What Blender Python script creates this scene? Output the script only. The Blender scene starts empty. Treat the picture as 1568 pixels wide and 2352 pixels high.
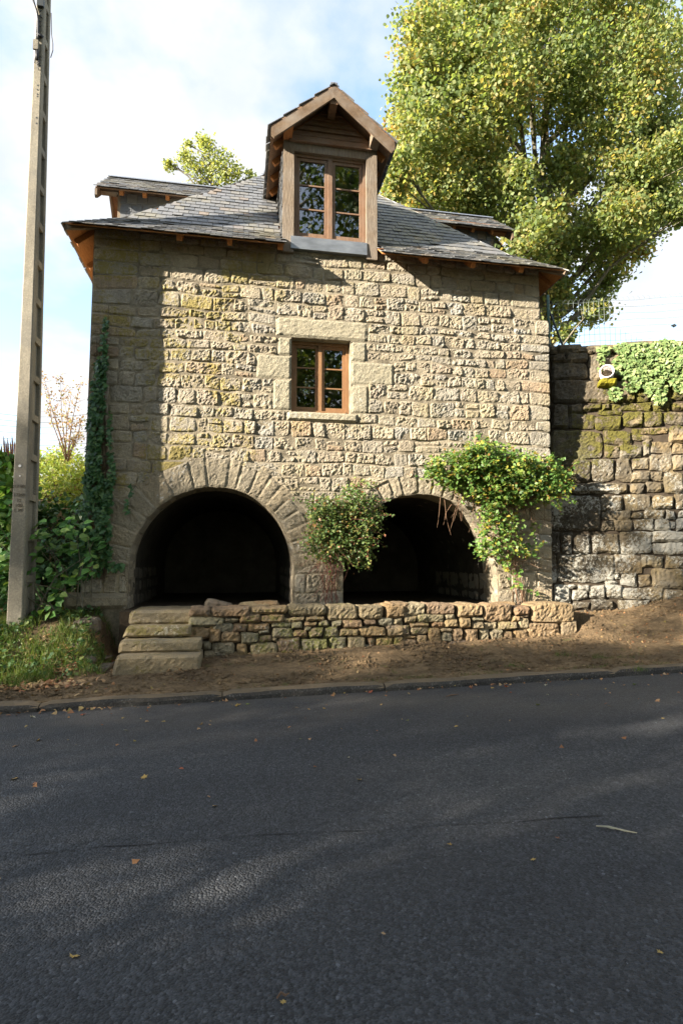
import bpy, math, random
import numpy as np
from mathutils import Vector, Matrix, noise
R = math.radians
scene = bpy.context.scene
col = scene.collection

# ------------------------------------------------------------------ camera, world, sun, exposure
F_PX, HZ, VX, CX, CY = 1330.0, 1290.0, 548.0, 784.0, 1176.0
EYE = Vector((0.0, -9.6, 1.6))
YAW = math.atan((CX - VX) / math.hypot(F_PX, HZ - CY))
PITCH = math.atan((HZ - CY) / F_PX)
cam_data = bpy.data.cameras.new('camera')
cam_data.sensor_fit = 'VERTICAL'
cam_data.sensor_height = 36.0
cam_data.lens = 36.0 * F_PX / 2352.0
cam_data.clip_start = 0.05
cam_data.clip_end = 2000
cam = bpy.data.objects.new('camera', cam_data)
col.objects.link(cam)
cam.location = EYE
cam.rotation_euler = (math.pi / 2 + PITCH, 0, -YAW)
scene.camera = cam

SUN = Vector((-2.8, -1.0, 1.08)).normalized()
SUN_EL = math.asin(SUN.z)
SUN_ROT = math.atan2(SUN.x, SUN.y)
world = bpy.data.worlds.new('World')
scene.world = world
world.use_nodes = True
wn, wl = world.node_tree.nodes, world.node_tree.links
bg = wn['Background']
bg.inputs['Strength'].default_value = 0.11
sky = wn.new('ShaderNodeTexSky')
sky.sky_type = 'NISHITA'
sky.sun_disc = False
sky.sun_elevation = SUN_EL
sky.sun_rotation = SUN_ROT
sky.air_density = 1.0
sky.dust_density = 0.6
tc = wn.new('ShaderNodeTexCoord')
sep = wn.new('ShaderNodeSeparateXYZ')
wl.new(tc.outputs['Generated'], sep.inputs[0])
zz = wn.new('ShaderNodeMath'); zz.operation = 'MAXIMUM'; zz.inputs[1].default_value = 0.0
wl.new(sep.outputs['Z'], zz.inputs[0])
za = wn.new('ShaderNodeMath'); za.operation = 'ADD'; za.inputs[1].default_value = 0.22
wl.new(zz.outputs[0], za.inputs[0])
dv = wn.new('ShaderNodeVectorMath'); dv.operation = 'DIVIDE'
wl.new(tc.outputs['Generated'], dv.inputs[0])
cmb = wn.new('ShaderNodeCombineXYZ')
for k in (0, 1, 2):
    wl.new(za.outputs[0], cmb.inputs[k])
wl.new(cmb.outputs[0], dv.inputs[1])
mp = wn.new('ShaderNodeMapping'); mp.inputs['Scale'].default_value = (1.0, 1.0, 0.35); mp.inputs['Location'].default_value = (3.4, 1.35, 0.2)
wl.new(dv.outputs[0], mp.inputs[0])
cn = wn.new('ShaderNodeTexNoise'); cn.inputs['Scale'].default_value = 1.9; cn.inputs['Detail'].default_value = 9; cn.inputs['Roughness'].default_value = 0.52
wl.new(mp.outputs[0], cn.inputs['Vector'])
cr = wn.new('ShaderNodeValToRGB')
cr.color_ramp.elements[0].position = 0.42; cr.color_ramp.elements[0].color = (0.04, 0.04, 0.04, 1)
cr.color_ramp.elements[1].position = 0.56; cr.color_ramp.elements[1].color = (1, 1, 1, 1)
wl.new(cn.outputs['Fac'], cr.inputs[0])
cmix = wn.new('ShaderNodeMixRGB')
cn2 = wn.new('ShaderNodeTexNoise'); cn2.inputs['Scale'].default_value = 3.1; cn2.inputs['Detail'].default_value = 8; cn2.inputs['Roughness'].default_value = 0.55
wl.new(mp.outputs[0], cn2.inputs['Vector'])
cr2 = wn.new('ShaderNodeValToRGB')
cr2.color_ramp.elements[0].position = 0.36; cr2.color_ramp.elements[0].color = (1.55, 1.68, 1.85, 1)
cr2.color_ramp.elements[1].position = 0.58; cr2.color_ramp.elements[1].color = (1.95, 1.97, 2.02, 1)
wl.new(cn2.outputs['Fac'], cr2.inputs[0])
wl.new(cr2.outputs[0], cmix.inputs[2])
wl.new(cr.outputs[0], cmix.inputs[0])
wl.new(sky.outputs[0], cmix.inputs[1])
wl.new(cmix.outputs[0], bg.inputs['Color'])

sun_data = bpy.data.lights.new('sun', 'SUN')
sun_data.energy = 4.8
sun_data.angle = R(0.53)
sun_data.color = (1.0, 0.90, 0.77)
sun = bpy.data.objects.new('sun', sun_data)
col.objects.link(sun)
sun.rotation_euler = SUN.to_track_quat('Z', 'Y').to_euler()
sun.location = SUN * 60

vs = scene.view_settings
vs.view_transform = 'Standard'
vs.look = 'None'
vs.exposure = 2.4
vs.gamma = 1.0
vs.use_curve_mapping = False
scene.cycles.max_bounces = 6
scene.cycles.transparent_max_bounces = 6

# ------------------------------------------------------------------ measuring helpers
FW = Vector((math.sin(YAW) * math.cos(PITCH), math.cos(YAW) * math.cos(PITCH), math.sin(PITCH)))
RT = Vector((math.cos(YAW), -math.sin(YAW), 0))
UP = RT.cross(FW)


def ray(px, py):
    return FW * F_PX + RT * (px - CX) + UP * (CY - py)


def at(px, py, y=0.0):
    d = ray(px, py)
    return EYE + d * ((y - EYE.y) / d.y)


def hit(px, py, n, p):
    d = ray(px, py)
    return EYE + d * ((Vector(p) - EYE).dot(n) / d.dot(n))


def smooth(t):
    t = min(1.0, max(0.0, t))
    return t * t * (3 - 2 * t)


def lerp(a, b, t):
    return a + (b - a) * t


# ------------------------------------------------------------------ object helpers
def obj(name, mesh, mat=None, parent=None, loc=None, smooth_shade=False):
    o = bpy.data.objects.new(name, mesh)
    col.objects.link(o)
    if mat is not None and mesh is not None:
        if len(mesh.materials) == 0:
            mesh.materials.append(mat)
    if loc is not None:
        o.location = loc
    if parent is not None:
        adopt(o, parent)
    if smooth_shade:
        mesh.polygons.foreach_set('use_smooth', [True] * len(mesh.polygons))
    WORLD[o.name] = Vector(loc) if loc is not None else Vector((0, 0, 0))
    return o


WORLD = {}


def adopt(o, parent):
    o.parent = parent
    m = Matrix.Translation(-WORLD.get(parent.name, Vector((0, 0, 0))))
    o.matrix_parent_inverse = m


def tag(o, label, cat, group=None):
    o['label'] = label
    o['category'] = cat
    if group:
        o['group'] = group
    return o


def thing(name, label, cat, loc=(0, 0, 0), group=None):
    o = bpy.data.objects.new(name, None)
    col.objects.link(o)
    o.empty_display_size = 0.2
    o.location = loc
    WORLD[o.name] = Vector(loc)
    return tag(o, label, cat, group)


def part_empty(name, parent):
    o = bpy.data.objects.new(name, None)
    col.objects.link(o)
    o.empty_display_size = 0.2
    adopt(o, parent)
    WORLD[o.name] = Vector((0, 0, 0))
    return o


def mesh(name, v, f):
    m = bpy.data.meshes.new(name)
    m.from_pydata([tuple(p) for p in v] if not isinstance(v, np.ndarray) else v, [], f if not isinstance(f, np.ndarray) else f)
    m.update()
    return m


def centred(name, v, f, mat, parent=None, smooth_shade=False):
    """an object whose origin sits at the middle of its own vertices"""
    c = Vector((0, 0, 0))
    for p in v:
        c += Vector(p)
    c /= len(v)
    m = mesh(name, [Vector(p) - c for p in v], f)
    return obj(name, m, mat, parent, c, smooth_shade)


class MB:
    def __init__(s):
        s.v = []; s.f = []

    def add(s, v, f):
        n = len(s.v)
        s.v += [Vector(p) for p in v]
        s.f += [tuple(i + n for i in q) for q in f]
        return s

    def box(s, a, b):
        x0, y0, z0 = a; x1, y1, z1 = b
        return s.add([(x0, y0, z0), (x1, y0, z0), (x1, y1, z0), (x0, y1, z0), (x0, y0, z1), (x1, y0, z1), (x1, y1, z1), (x0, y1, z1)], BOXF)

    def fbox(s, O, U, V, N, u0, u1, v0, v1, w0, w1):
        P = [O + U * u + V * v + N * w for w in (w0, w1) for (u, v) in ((u0, v0), (u1, v0), (u1, v1), (u0, v1))]
        return s.add(P, BOXF)

    def bar(s, p, q, w, h, up=(0, 0, 1)):
        p = Vector(p); q = Vector(q)
        d = (q - p).normalized()
        a = d.cross(Vector(up)).normalized()
        b = a.cross(d)
        P = [o + a * (sx * w / 2) + b * (sz * h / 2) for o in (p, q) for (sx, sz) in ((-1, -1), (1, -1), (1, 1), (-1, 1))]
        return s.add(P, BOXF)

    def tube(s, pts, radii, n=6, cap=True):
        pts = [Vector(p) for p in pts]
        if not hasattr(radii, '__len__'):
            radii = [radii] * len(pts)
        base = len(s.v)
        for i, p in enumerate(pts):
            d = (pts[min(i + 1, len(pts) - 1)] - pts[max(i - 1, 0)]).normalized()
            a = d.cross(Vector((0.31, 0.95, 0.1)) if abs(d.y) < 0.9 else Vector((1, 0, 0.2))).normalized()
            b = d.cross(a)
            for k in range(n):
                t = 2 * math.pi * k / n
                s.v.append(p + (a * math.cos(t) + b * math.sin(t)) * radii[i])
        for i in range(len(pts) - 1):
            for k in range(n):
                k2 = (k + 1) % n
                s.f.append((base + i * n + k, base + i * n + k2, base + (i + 1) * n + k2, base + (i + 1) * n + k))
        if cap:
            s.f.append(tuple(base + k for k in reversed(range(n))))
            s.f.append(tuple(base + (len(pts) - 1) * n + k for k in range(n)))
        return s

    def build(s, name, mat, parent=None, smooth_shade=False):
        return obj(name, mesh(name, s.v, s.f), mat, parent, None, smooth_shade)

    def cbuild(s, name, mat, parent=None, smooth_shade=False):
        return centred(name, s.v, s.f, mat, parent, smooth_shade)


BOXF = [(3, 2, 1, 0), (4, 5, 6, 7), (0, 1, 5, 4), (1, 2, 6, 5), (2, 3, 7, 6), (3, 0, 4, 7)]


# ------------------------------------------------------------------ material helpers
class Mat:
    def __init__(s, name, rough=0.85, spec=0.3):
        s.m = bpy.data.materials.new(name)
        s.m.use_nodes = True
        s.n, s.l = s.m.node_tree.nodes, s.m.node_tree.links
        s.b = s.n['Principled BSDF']
        s.b.inputs['Roughness'].default_value = rough
        s.b.inputs['Specular IOR Level'].default_value = spec
        s.pos = s.n.new('ShaderNodeNewGeometry')
        s.h = None

    def noise(s, scale, detail=4, rough=0.55, vec=None, stretch=None, distort=0.0):
        t = s.n.new('ShaderNodeTexNoise')
        t.inputs['Scale'].default_value = scale
        t.inputs['Detail'].default_value = detail
        t.inputs['Roughness'].default_value = rough
        t.inputs['Distortion'].default_value = distort
        v = vec or s.pos.outputs['Position']
        if stretch:
            m = s.n.new('ShaderNodeMapping'); m.inputs['Scale'].default_value = stretch
            s.l.new(v, m.inputs[0]); v = m.outputs[0]
        s.l.new(v, t.inputs['Vector'])
        return t.outputs['Fac']

    def vor(s, scale, feature='F1', stretch=None):
        t = s.n.new('ShaderNodeTexVoronoi')
        t.feature = feature
        t.inputs['Scale'].default_value = scale
        v = s.pos.outputs['Position']
        if stretch:
            m = s.n.new('ShaderNodeMapping'); m.inputs['Scale'].default_value = stretch
            s.l.new(v, m.inputs[0]); v = m.outputs[0]
        s.l.new(v, t.inputs['Vector'])
        return t

    def ramp(s, fac, stops):
        r = s.n.new('ShaderNodeValToRGB')
        e = r.color_ramp.elements
        while len(e) < len(stops):
            e.new(0.5)
        for i, (p, c) in enumerate(stops):
            e[i].position = p
            e[i].color = (c, c, c, 1) if not hasattr(c, '__len__') else (*c, 1)
        s.l.new(fac, r.inputs[0])
        return r.outputs[0]

    def math(s, op, a, b=None, clamp=False):
        m = s.n.new('ShaderNodeMath'); m.operation = op; m.use_clamp = clamp
        for i, x in enumerate((a, b)):
            if x is None:
                continue
            if isinstance(x, (int, float)):
                m.inputs[i].default_value = x
            else:
                s.l.new(x, m.inputs[i])
        return m.outputs[0]

    def mix(s, fac, a, b, mode='MIX'):
        m = s.n.new('ShaderNodeMixRGB'); m.blend_type = mode
        for i, x in enumerate((fac, a, b)):
            if isinstance(x, (int, float)):
                m.inputs[i].default_value = x if i == 0 else (x, x, x, 1)
            elif isinstance(x, tuple):
                m.inputs[i].default_value = (*x, 1)
            else:
                s.l.new(x, m.inputs[i])
        return m.outputs[0]

    def rnd(s):
        """a number that differs from piece to piece"""
        o = s.n.new('ShaderNodeObjectInfo')
        a = s.math('ADD', o.outputs['Random'], s.pos.outputs['Random Per Island'])
        return s.math('FRACT', a)

    def axis(s, k):
        x = s.n.new('ShaderNodeSeparateXYZ')
        s.l.new(s.pos.outputs['Position'], x.inputs[0])
        return x.outputs[k]

    def nz(s):
        x = s.n.new('ShaderNodeSeparateXYZ')
        s.l.new(s.pos.outputs['True Normal'], x.inputs[0])
        return x.outputs['Z']

    def color(s, c):
        if isinstance(c, tuple):
            s.b.inputs['Base Color'].default_value = (*c, 1)
        else:
            s.l.new(c, s.b.inputs['Base Color'])

    def bump(s, h, strength=0.5, dist=0.02):
        b = s.n.new('ShaderNodeBump')
        b.inputs['Strength'].default_value = strength
        b.inputs['Distance'].default_value = dist
        s.l.new(h, b.inputs['Height'])
        if s.h is not None:
            s.l.new(s.h, b.inputs['Normal'])
        s.h = b.outputs[0]
        s.l.new(s.h, s.b.inputs['Normal'])


def stone_mat(name, tones, bump=0.9, bdist=0.03, bscale=16, moss=None, lichen=None, dark=0.35):
    m = Mat(name, 0.92, 0.2)
    c = m.ramp(m.rnd(), tones)
    g = m.noise(70, 6, 0.75)
    c = m.mix(0.8, c, m.ramp(g, [(0.3, 0.42), (0.5, 0.95), (0.72, 1.4)]), 'MULTIPLY')
    mid = m.noise(9, 5, 0.7)
    c = m.mix(0.6, c, m.ramp(mid, [(0.3, (0.62, 0.60, 0.58)), (0.5, (0.98, 0.97, 0.95)), (0.72, (1.2, 1.14, 1.02))]), 'MULTIPLY')
    big = m.noise(2.2, 6, 0.7)
    c = m.mix(m.ramp(big, [(0.38, dark), (0.6, 0.0)]), c, (0.15, 0.135, 0.105))
    if moss:
        amt, tint = moss
        k = m.ramp(m.math('ADD', m.noise(1.1, 3, 0.5), m.math('MULTIPLY', m.noise(22, 5, 0.75), 0.7)), [(amt, 0.0), (amt + 0.10, 0.8)])
        c = m.mix(k, c, tint)
    if lichen:
        amt, tint = lichen
        k = m.ramp(m.math('ADD', m.noise(17, 6, 0.8), m.math('MULTIPLY', m.noise(1.4, 2, 0.5), 0.6)), [(amt, 0.0), (amt + 0.04, 0.75)])
        c = m.mix(k, c, tint)
    m.color(c)
    m.bump(m.math('ADD', m.noise(bscale, 7, 0.68, distort=0.4), m.math('MULTIPLY', g, 0.35)), bump, bdist)
    return m


M = {}
s = stone_mat('facade_granite', [(0.0, (0.36, 0.305, 0.22)), (0.15, (0.44, 0.375, 0.275)), (0.35, (0.39, 0.36, 0.295)), (0.5, (0.47, 0.405, 0.29)), (0.66, (0.42, 0.36, 0.26)), (0.8, (0.375, 0.36, 0.315)), (0.92, (0.45, 0.35, 0.235)), (1.0, (0.37, 0.275, 0.185))], 1.0, 0.06, 26, None, None, 0.5)
mk = s.math('MULTIPLY', s.ramp(s.math('ADD', s.noise(1.3, 3), s.math('MULTIPLY', s.noise(19, 6, 0.78), 0.8)), [(0.90, 0.0), (1.0, 0.8)]), s.ramp(s.math('DIVIDE', s.math('ADD', s.axis('X'), 2.5), 8.0), [(0.0, 1.0), (0.28, 0.95), (0.45, 0.3), (1.0, 0.2)]))
base_link = s.b.inputs['Base Color'].links[0].from_socket
c2 = s.mix(mk, base_link, (0.27, 0.215, 0.045))
c2 = s.mix(s.ramp(s.noise(13, 6, 0.82), [(0.64, 0.0), (0.69, 0.7)]), c2, (0.52, 0.51, 0.45))
s.color(c2)
M['facade'] = s.m
M['dressed'] = stone_mat('dressed_granite', [(0, (0.313, 0.287, 0.207)), (1, (0.346, 0.312, 0.224))], 1.0, 0.04, 34, (1.08, (0.30, 0.25, 0.07)), (0.93, (0.50, 0.50, 0.45)), 0.1).m
M['voussoir'] = stone_mat('arch_granite', [(0, (0.264, 0.227, 0.162)), (0.5, (0.293, 0.256, 0.187)), (1, (0.308, 0.256, 0.173))], 1.0, 0.045, 18, (1.02, (0.24, 0.2, 0.06)), (0.95, (0.45, 0.45, 0.42)), 0.3).m
M['low_wall'] = stone_mat('rubble_sandstone', [(0, (0.250, 0.155, 0.086)), (0.16, (0.299, 0.213, 0.114)), (0.34, (0.233, 0.213, 0.136)), (0.5, (0.332, 0.221, 0.100)), (0.66, (0.199, 0.139, 0.093)), (0.82, (0.316, 0.254, 0.151)), (1, (0.224, 0.209, 0.151))], 1.0, 0.05, 18, (0.97, (0.13, 0.135, 0.035)), (0.98, (0.45, 0.43, 0.36)), 0.35).m
M['lining'] = stone_mat('dark_lining_stone', [(0, (0.055, 0.048, 0.037)), (1, (0.085, 0.074, 0.056))], 0.9, 0.03, 18, None, None, 0.5).m  # darker tone for the rest of the jamb lining
M['bounce_lit_lining'] = stone_mat('bounce_lit_lining_stone', [(0, (0.13, 0.115, 0.088)), (1, (0.18, 0.16, 0.12))], 0.9, 0.03, 18, None, None, 0.5).m  # lining stone lightened to stand for sun bounced inside the right arch
M['step'] = stone_mat('worn_step_granite', [(0, (0.242, 0.195, 0.120)), (1, (0.285, 0.231, 0.139))], 0.9, 0.035, 20, (0.93, (0.15, 0.13, 0.04)), (0.98, (0.4, 0.38, 0.3)), 0.4).m
s = stone_mat('retaining_granite', [(0, (0.182, 0.138, 0.071)), (0.3, (0.250, 0.190, 0.098)), (0.6, (0.207, 0.166, 0.093)), (0.8, (0.295, 0.208, 0.098)), (1, (0.163, 0.133, 0.077))], 1.0, 0.05, 15, None, None, 0.75)
bl = s.b.inputs['Base Color'].links[0].from_socket
zz_ = s.axis('Z'); xx_ = s.axis('X')
bl = s.mix(s.ramp(s.noise(2.0, 6, 0.7, stretch=(1.6, 1.6, 0.35)), [(0.42, 0.0), (0.62, 0.75)]), bl, (0.07, 0.06, 0.045))
lich = s.math('MULTIPLY', s.ramp(s.math('ADD', s.noise(21, 7, 0.8), s.math('MULTIPLY', s.noise(1.5, 3), 0.85)), [(0.93, 0.0), (0.98, 0.85)]), s.ramp(s.math('DIVIDE', zz_, 6.0), [(0.1, 0.4), (0.2, 0.9), (0.48, 1.0), (0.62, 0.12), (1.0, 0.1)]))
house_end_dark = s.math('MULTIPLY', s.ramp(s.math('DIVIDE', s.math('SUBTRACT', xx_, 5.4), 3.0), [(0.0, 1.0), (0.28, 0.8), (0.6, 0.15), (1.0, 0.0)]), s.ramp(s.noise(2.6, 6, 0.72, stretch=(1, 1, 0.6)), [(0.32, 0.25), (0.5, 1.0)]))  # darkens the wall towards the house, broken up by noise
bl = s.mix(house_end_dark, bl, (0.045, 0.038, 0.028))
c2 = s.mix(lich, bl, (0.37, 0.36, 0.31))
# moss runs down in a slanting band from the upper right
band = s.math('SUBTRACT', zz_, s.math('MULTIPLY', xx_, 0.62))
bandk = s.ramp(s.math('DIVIDE', s.math('ADD', band, 4.0), 8.0), [(0.36, -0.25), (0.45, 0.10), (0.53, 0.10), (0.60, -0.25)])
mf = s.math('ADD', s.math('ADD', s.noise(6.0, 4, 0.6), s.math('MULTIPLY', s.noise(30, 6, 0.8), 0.75)), s.math('SUBTRACT', s.ramp(s.math('DIVIDE', s.math('ADD', band, 4.0), 8.0), [(0.34, 0.0), (0.45, 0.30), (0.53, 0.30), (0.62, 0.0)]), 0.15))
moss = s.math('MULTIPLY', s.ramp(mf, [(0.93, 0.0), (1.02, 0.9)]), s.ramp(s.math('DIVIDE', s.math('SUBTRACT', xx_, 5.4), 3.0), [(0.12, 0.15), (0.42, 1.0)]))
mossc = s.ramp(s.noise(45, 5, 0.75), [(0.3, (0.045, 0.045, 0.008)), (0.5, (0.10, 0.092, 0.016)), (0.7, (0.19, 0.165, 0.025))])
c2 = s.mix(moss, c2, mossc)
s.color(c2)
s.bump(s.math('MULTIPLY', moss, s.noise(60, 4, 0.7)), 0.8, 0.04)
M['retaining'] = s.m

M['rock'] = stone_mat('earthy_rock', [(0, (0.10, 0.075, 0.055)), (1, (0.15, 0.12, 0.09))], 0.9, 0.03, 18, None, None, 0.6).m
m = Mat('mortar', 0.95, 0.1)
c = m.ramp(m.noise(9, 5), [(0.3, (0.24, 0.205, 0.145)), (0.7, (0.37, 0.32, 0.23))])
m.color(m.mix(m.ramp(m.noise(2.3, 5, 0.7), [(0.42, 0.0), (0.58, 0.85)]), c, (0.10, 0.085, 0.06)))
m.bump(m.noise(40, 5, 0.7), 0.8, 0.02)
M['mortar'] = m.m
m = Mat('earth_packed', 0.95, 0.05)
m.color(m.ramp(m.noise(6, 5), [(0.3, (0.035, 0.028, 0.02)), (0.7, (0.07, 0.055, 0.04))]))
m.bump(m.noise(30, 5, 0.7), 0.8, 0.02)
M['dark_fill'] = m.m
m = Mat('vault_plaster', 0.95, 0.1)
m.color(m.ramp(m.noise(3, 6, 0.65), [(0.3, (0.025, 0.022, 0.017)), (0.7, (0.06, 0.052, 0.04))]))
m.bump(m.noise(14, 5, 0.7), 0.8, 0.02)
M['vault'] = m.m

m = Mat('roof_slate', 0.5, 0.5)
c = m.ramp(m.rnd(), [(0, (0.085, 0.091, 0.098)), (0.3, (0.140, 0.144, 0.147)), (0.55, (0.115, 0.117, 0.120)), (0.75, (0.165, 0.158, 0.138)), (0.92, (0.135, 0.139, 0.147)), (1.0, (0.190, 0.149, 0.107))])
c = m.mix(0.5, c, m.ramp(m.noise(16, 5, 0.7), [(0.3, 0.6), (0.7, 1.25)]), 'MULTIPLY')
c = m.mix(m.ramp(m.math('ADD', m.noise(1.2, 3), m.math('MULTIPLY', m.noise(30, 4, 0.7), 0.4)), [(0.74, 0.0), (0.88, 0.5)]), c, (0.20, 0.18, 0.11))
m.color(c)
m.bump(m.noise(35, 4, 0.6), 0.35, 0.006)
M['slate'] = m.m


def wood(name, tones, rough=0.8, stretch=(14, 14, 1.6), bump=0.5, fade=0.5):
    m = Mat(name, rough, 0.25)
    g = m.noise(4.0, 6, 0.65, stretch=stretch, distort=0.6)
    c = m.ramp(g, tones)
    c = m.mix(fade * 0.6, c, m.ramp(m.rnd(), [(0, 0.7), (1, 1.2)]), 'MULTIPLY')
    c = m.mix(m.ramp(m.noise(2.6, 4), [(0.42, 0.0), (0.72, fade)]), c, (0.20, 0.175, 0.145))
    m.color(c)
    m.bump(g, bump, 0.01)
    return m.m


M['post_wood'] = wood('weathered_post_oak', [(0.25, (0.085, 0.06, 0.04)), (0.5, (0.19, 0.145, 0.10)), (0.75, (0.30, 0.245, 0.18))], bump=0.9, fade=0.6)
M['plank_wood'] = wood('dark_plank_wood', [(0.3, (0.111, 0.060, 0.032)), (0.7, (0.255, 0.149, 0.083))], stretch=(1.6, 14, 14), fade=0.4)
M['barge_wood'] = wood('grey_barge_wood', [(0.3, (0.076, 0.048, 0.027)), (0.7, (0.167, 0.117, 0.072))], stretch=(2, 14, 2), fade=0.8)
M['raw_wood'] = wood('orange_rafter_wood', [(0.3, (0.250, 0.094, 0.029)), (0.7, (0.413, 0.175, 0.054))], stretch=(12, 2, 12), fade=0.08)
M['frame_wood'] = wood('varnished_window_wood', [(0.3, (0.170, 0.090, 0.043)), (0.7, (0.292, 0.163, 0.078))], 0.45, fade=0.12, bump=0.2)
M['worn_frame'] = wood('worn_window_wood', [(0.3, (0.13, 0.075, 0.045)), (0.7, (0.23, 0.14, 0.085))], 0.6, fade=0.35, bump=0.3)

m = Mat('zinc_sheet', 0.42, 0.5)
m.b.inputs['Metallic'].default_value = 0.75
m.color(m.ramp(m.noise(3, 4, 0.6, stretch=(1, 1, 3)), [(0.3, (0.20, 0.215, 0.23)), (0.7, (0.34, 0.36, 0.38))]))
M['zinc'] = m.m
m = Mat('ridge_zinc', 0.35, 0.5)
m.b.inputs['Metallic'].default_value = 0.8
m.color((0.45, 0.46, 0.48))
M['ridge'] = m.m

# window glass: transmits most, mirrors the rest
m = Mat('window_glass')
m.n.remove(m.b)
tr = m.n.new('ShaderNodeBsdfTransparent'); tr.inputs[0].default_value = (0.72, 0.76, 0.75, 1)
gl = m.n.new('ShaderNodeBsdfGlossy'); gl.inputs['Roughness'].default_value = 0.015; gl.inputs[0].default_value = (0.95, 0.97, 1, 1)
fr = m.n.new('ShaderNodeFresnel'); fr.inputs['IOR'].default_value = 2.7
bw = m.n.new('ShaderNodeBump'); bw.inputs['Strength'].default_value = 0.02; bw.inputs['Distance'].default_value = 0.01
m.l.new(m.noise(5, 2), bw.inputs['Height']); m.l.new(bw.outputs[0], gl.inputs['Normal'])
mx = m.n.new('ShaderNodeMixShader')
m.l.new(fr.outputs[0], mx.inputs[0]); m.l.new(tr.outputs[0], mx.inputs[1]); m.l.new(gl.outputs[0], mx.inputs[2])
m.l.new(mx.outputs[0], m.n['Material Output'].inputs['Surface'])
M['glass'] = m.m

m = Mat('asphalt', 0.78, 0.45)
v1 = m.vor(80)
agg = m.ramp(v1.outputs['Color'], [(0.0, 0.15), (0.4, 0.65), (0.75, 1.4), (0.92, 2.0), (0.98, 4.0)])
v2 = m.vor(42)
agg2 = m.ramp(v2.outputs['Color'], [(0.0, 0.6), (0.8, 1.05), (0.965, 1.3), (0.985, 3.2)])
c = m.ramp(m.noise(0.7, 4, 0.6, stretch=(0.35, 1, 1)), [(0.3, (0.031, 0.033, 0.037)), (0.7, (0.054, 0.056, 0.058))])
c = m.mix(0.85, c, agg, 'MULTIPLY')
c = m.mix(0.6, c, agg2, 'MULTIPLY')
# dust washed towards the kerb
dk = m.math('MULTIPLY', m.ramp(m.math('DIVIDE', m.math('ADD', m.axis('Y'), 5.6), 3.0), [(0.3, 0.0), (1.0, 0.8)]), m.ramp(m.noise(1.6, 6, 0.65, stretch=(0.5, 1, 1)), [(0.32, 0.1), (0.7, 1.0)]))
c = m.mix(dk, c, (0.115, 0.095, 0.07))
m.color(c)
rv = m.ramp(m.noise(0.9, 3, stretch=(0.4, 1, 1)), [(0.3, 0.62), (0.7, 0.85)])
m.l.new(rv, m.b.inputs['Roughness'])
m.bump(m.math('ADD', m.math('MULTIPLY', v1.outputs['Distance'], -1.0), m.math('MULTIPLY', m.noise(140, 3), 0.5)), 1.0, 0.012)
M['asphalt'] = m.m
m = Mat('tar_seam', 0.8, 0.3); m.color(m.ramp(m.noise(60, 4), [(0.3, (0.012, 0.012, 0.013)), (0.7, (0.04, 0.04, 0.042))])); m.bump(m.noise(120, 3), 0.8, 0.006)
M['seam'] = m.m

m = Mat('verge_soil', 0.95, 0.1)
c = m.ramp(m.noise(1.4, 6, 0.62), [(0.3, (0.164, 0.112, 0.065)), (0.55, (0.271, 0.190, 0.106)), (0.75, (0.356, 0.245, 0.136))])
c = m.mix(0.85, c, m.ramp(m.noise(26, 6, 0.8, stretch=(0.6, 1, 1)), [(0.3, 0.35), (0.52, 1.0), (0.75, 1.5)]), 'MULTIPLY')
c = m.mix(m.ramp(m.noise(4.5, 6, 0.75, stretch=(0.5, 1, 1)), [(0.46, 0.0), (0.62, 0.55)]), c, (0.075, 0.055, 0.034))
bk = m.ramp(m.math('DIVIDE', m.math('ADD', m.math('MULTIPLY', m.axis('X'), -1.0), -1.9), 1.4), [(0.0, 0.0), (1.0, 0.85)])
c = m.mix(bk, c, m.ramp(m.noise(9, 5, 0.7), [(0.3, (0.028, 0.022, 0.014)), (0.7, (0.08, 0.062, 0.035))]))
m.color(c)
m.bump(m.math('ADD', m.noise(26, 7, 0.75), m.math('MULTIPLY', m.noise(7, 4), 0.8)), 1.0, 0.07)
M['soil'] = m.m
m = Mat('meadow_soil', 0.95, 0.1); m.color(m.ramp(m.noise(3, 5), [(0.3, (0.05, 0.06, 0.02)), (0.7, (0.09, 0.085, 0.035))])); m.bump(m.noise(20, 5), 0.8, 0.04)
M['meadow'] = m.m
m = Mat('kerb_concrete', 0.9, 0.2)
c = m.ramp(m.noise(4, 5), [(0.3, (0.05, 0.047, 0.043)), (0.7, (0.095, 0.087, 0.075))])
c = m.mix(0.8, c, m.ramp(m.vor(70).outputs['Color'], [(0, 0.4), (0.8, 1.1), (0.95, 2.4)]), 'MULTIPLY')
c = m.mix(m.math('MULTIPLY', m.ramp(m.nz(), [(0.45, 0.0), (0.75, 1.0)]), m.ramp(m.noise(7, 5, 0.7), [(0.3, 0.55), (0.55, 1.0)])), c, (0.185, 0.138, 0.085))
m.color(c)
m.bump(m.noise(60, 5, 0.75), 1.0, 0.02)
M['kerb'] = m.m

m = Mat('pole_concrete', 0.9, 0.2)
c = m.ramp(m.noise(3, 6, 0.7, stretch=(1, 1, 0.4)), [(0.25, (0.142, 0.129, 0.102)), (0.55, (0.247, 0.223, 0.171)), (0.8, (0.314, 0.287, 0.225))])
c = m.mix(0.5, c, m.ramp(m.vor(60).outputs['Color'], [(0, 0.6), (0.7, 1.05), (0.95, 1.4)]), 'MULTIPLY')
c = m.mix(m.ramp(m.noise(1.3, 5, 0.7), [(0.5, 0.0), (0.68, 0.6)]), c, (0.152, 0.144, 0.128))
m.color(c)
m.bump(m.noise(60, 5, 0.7), 0.7, 0.008)
M['pole'] = m.m


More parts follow.
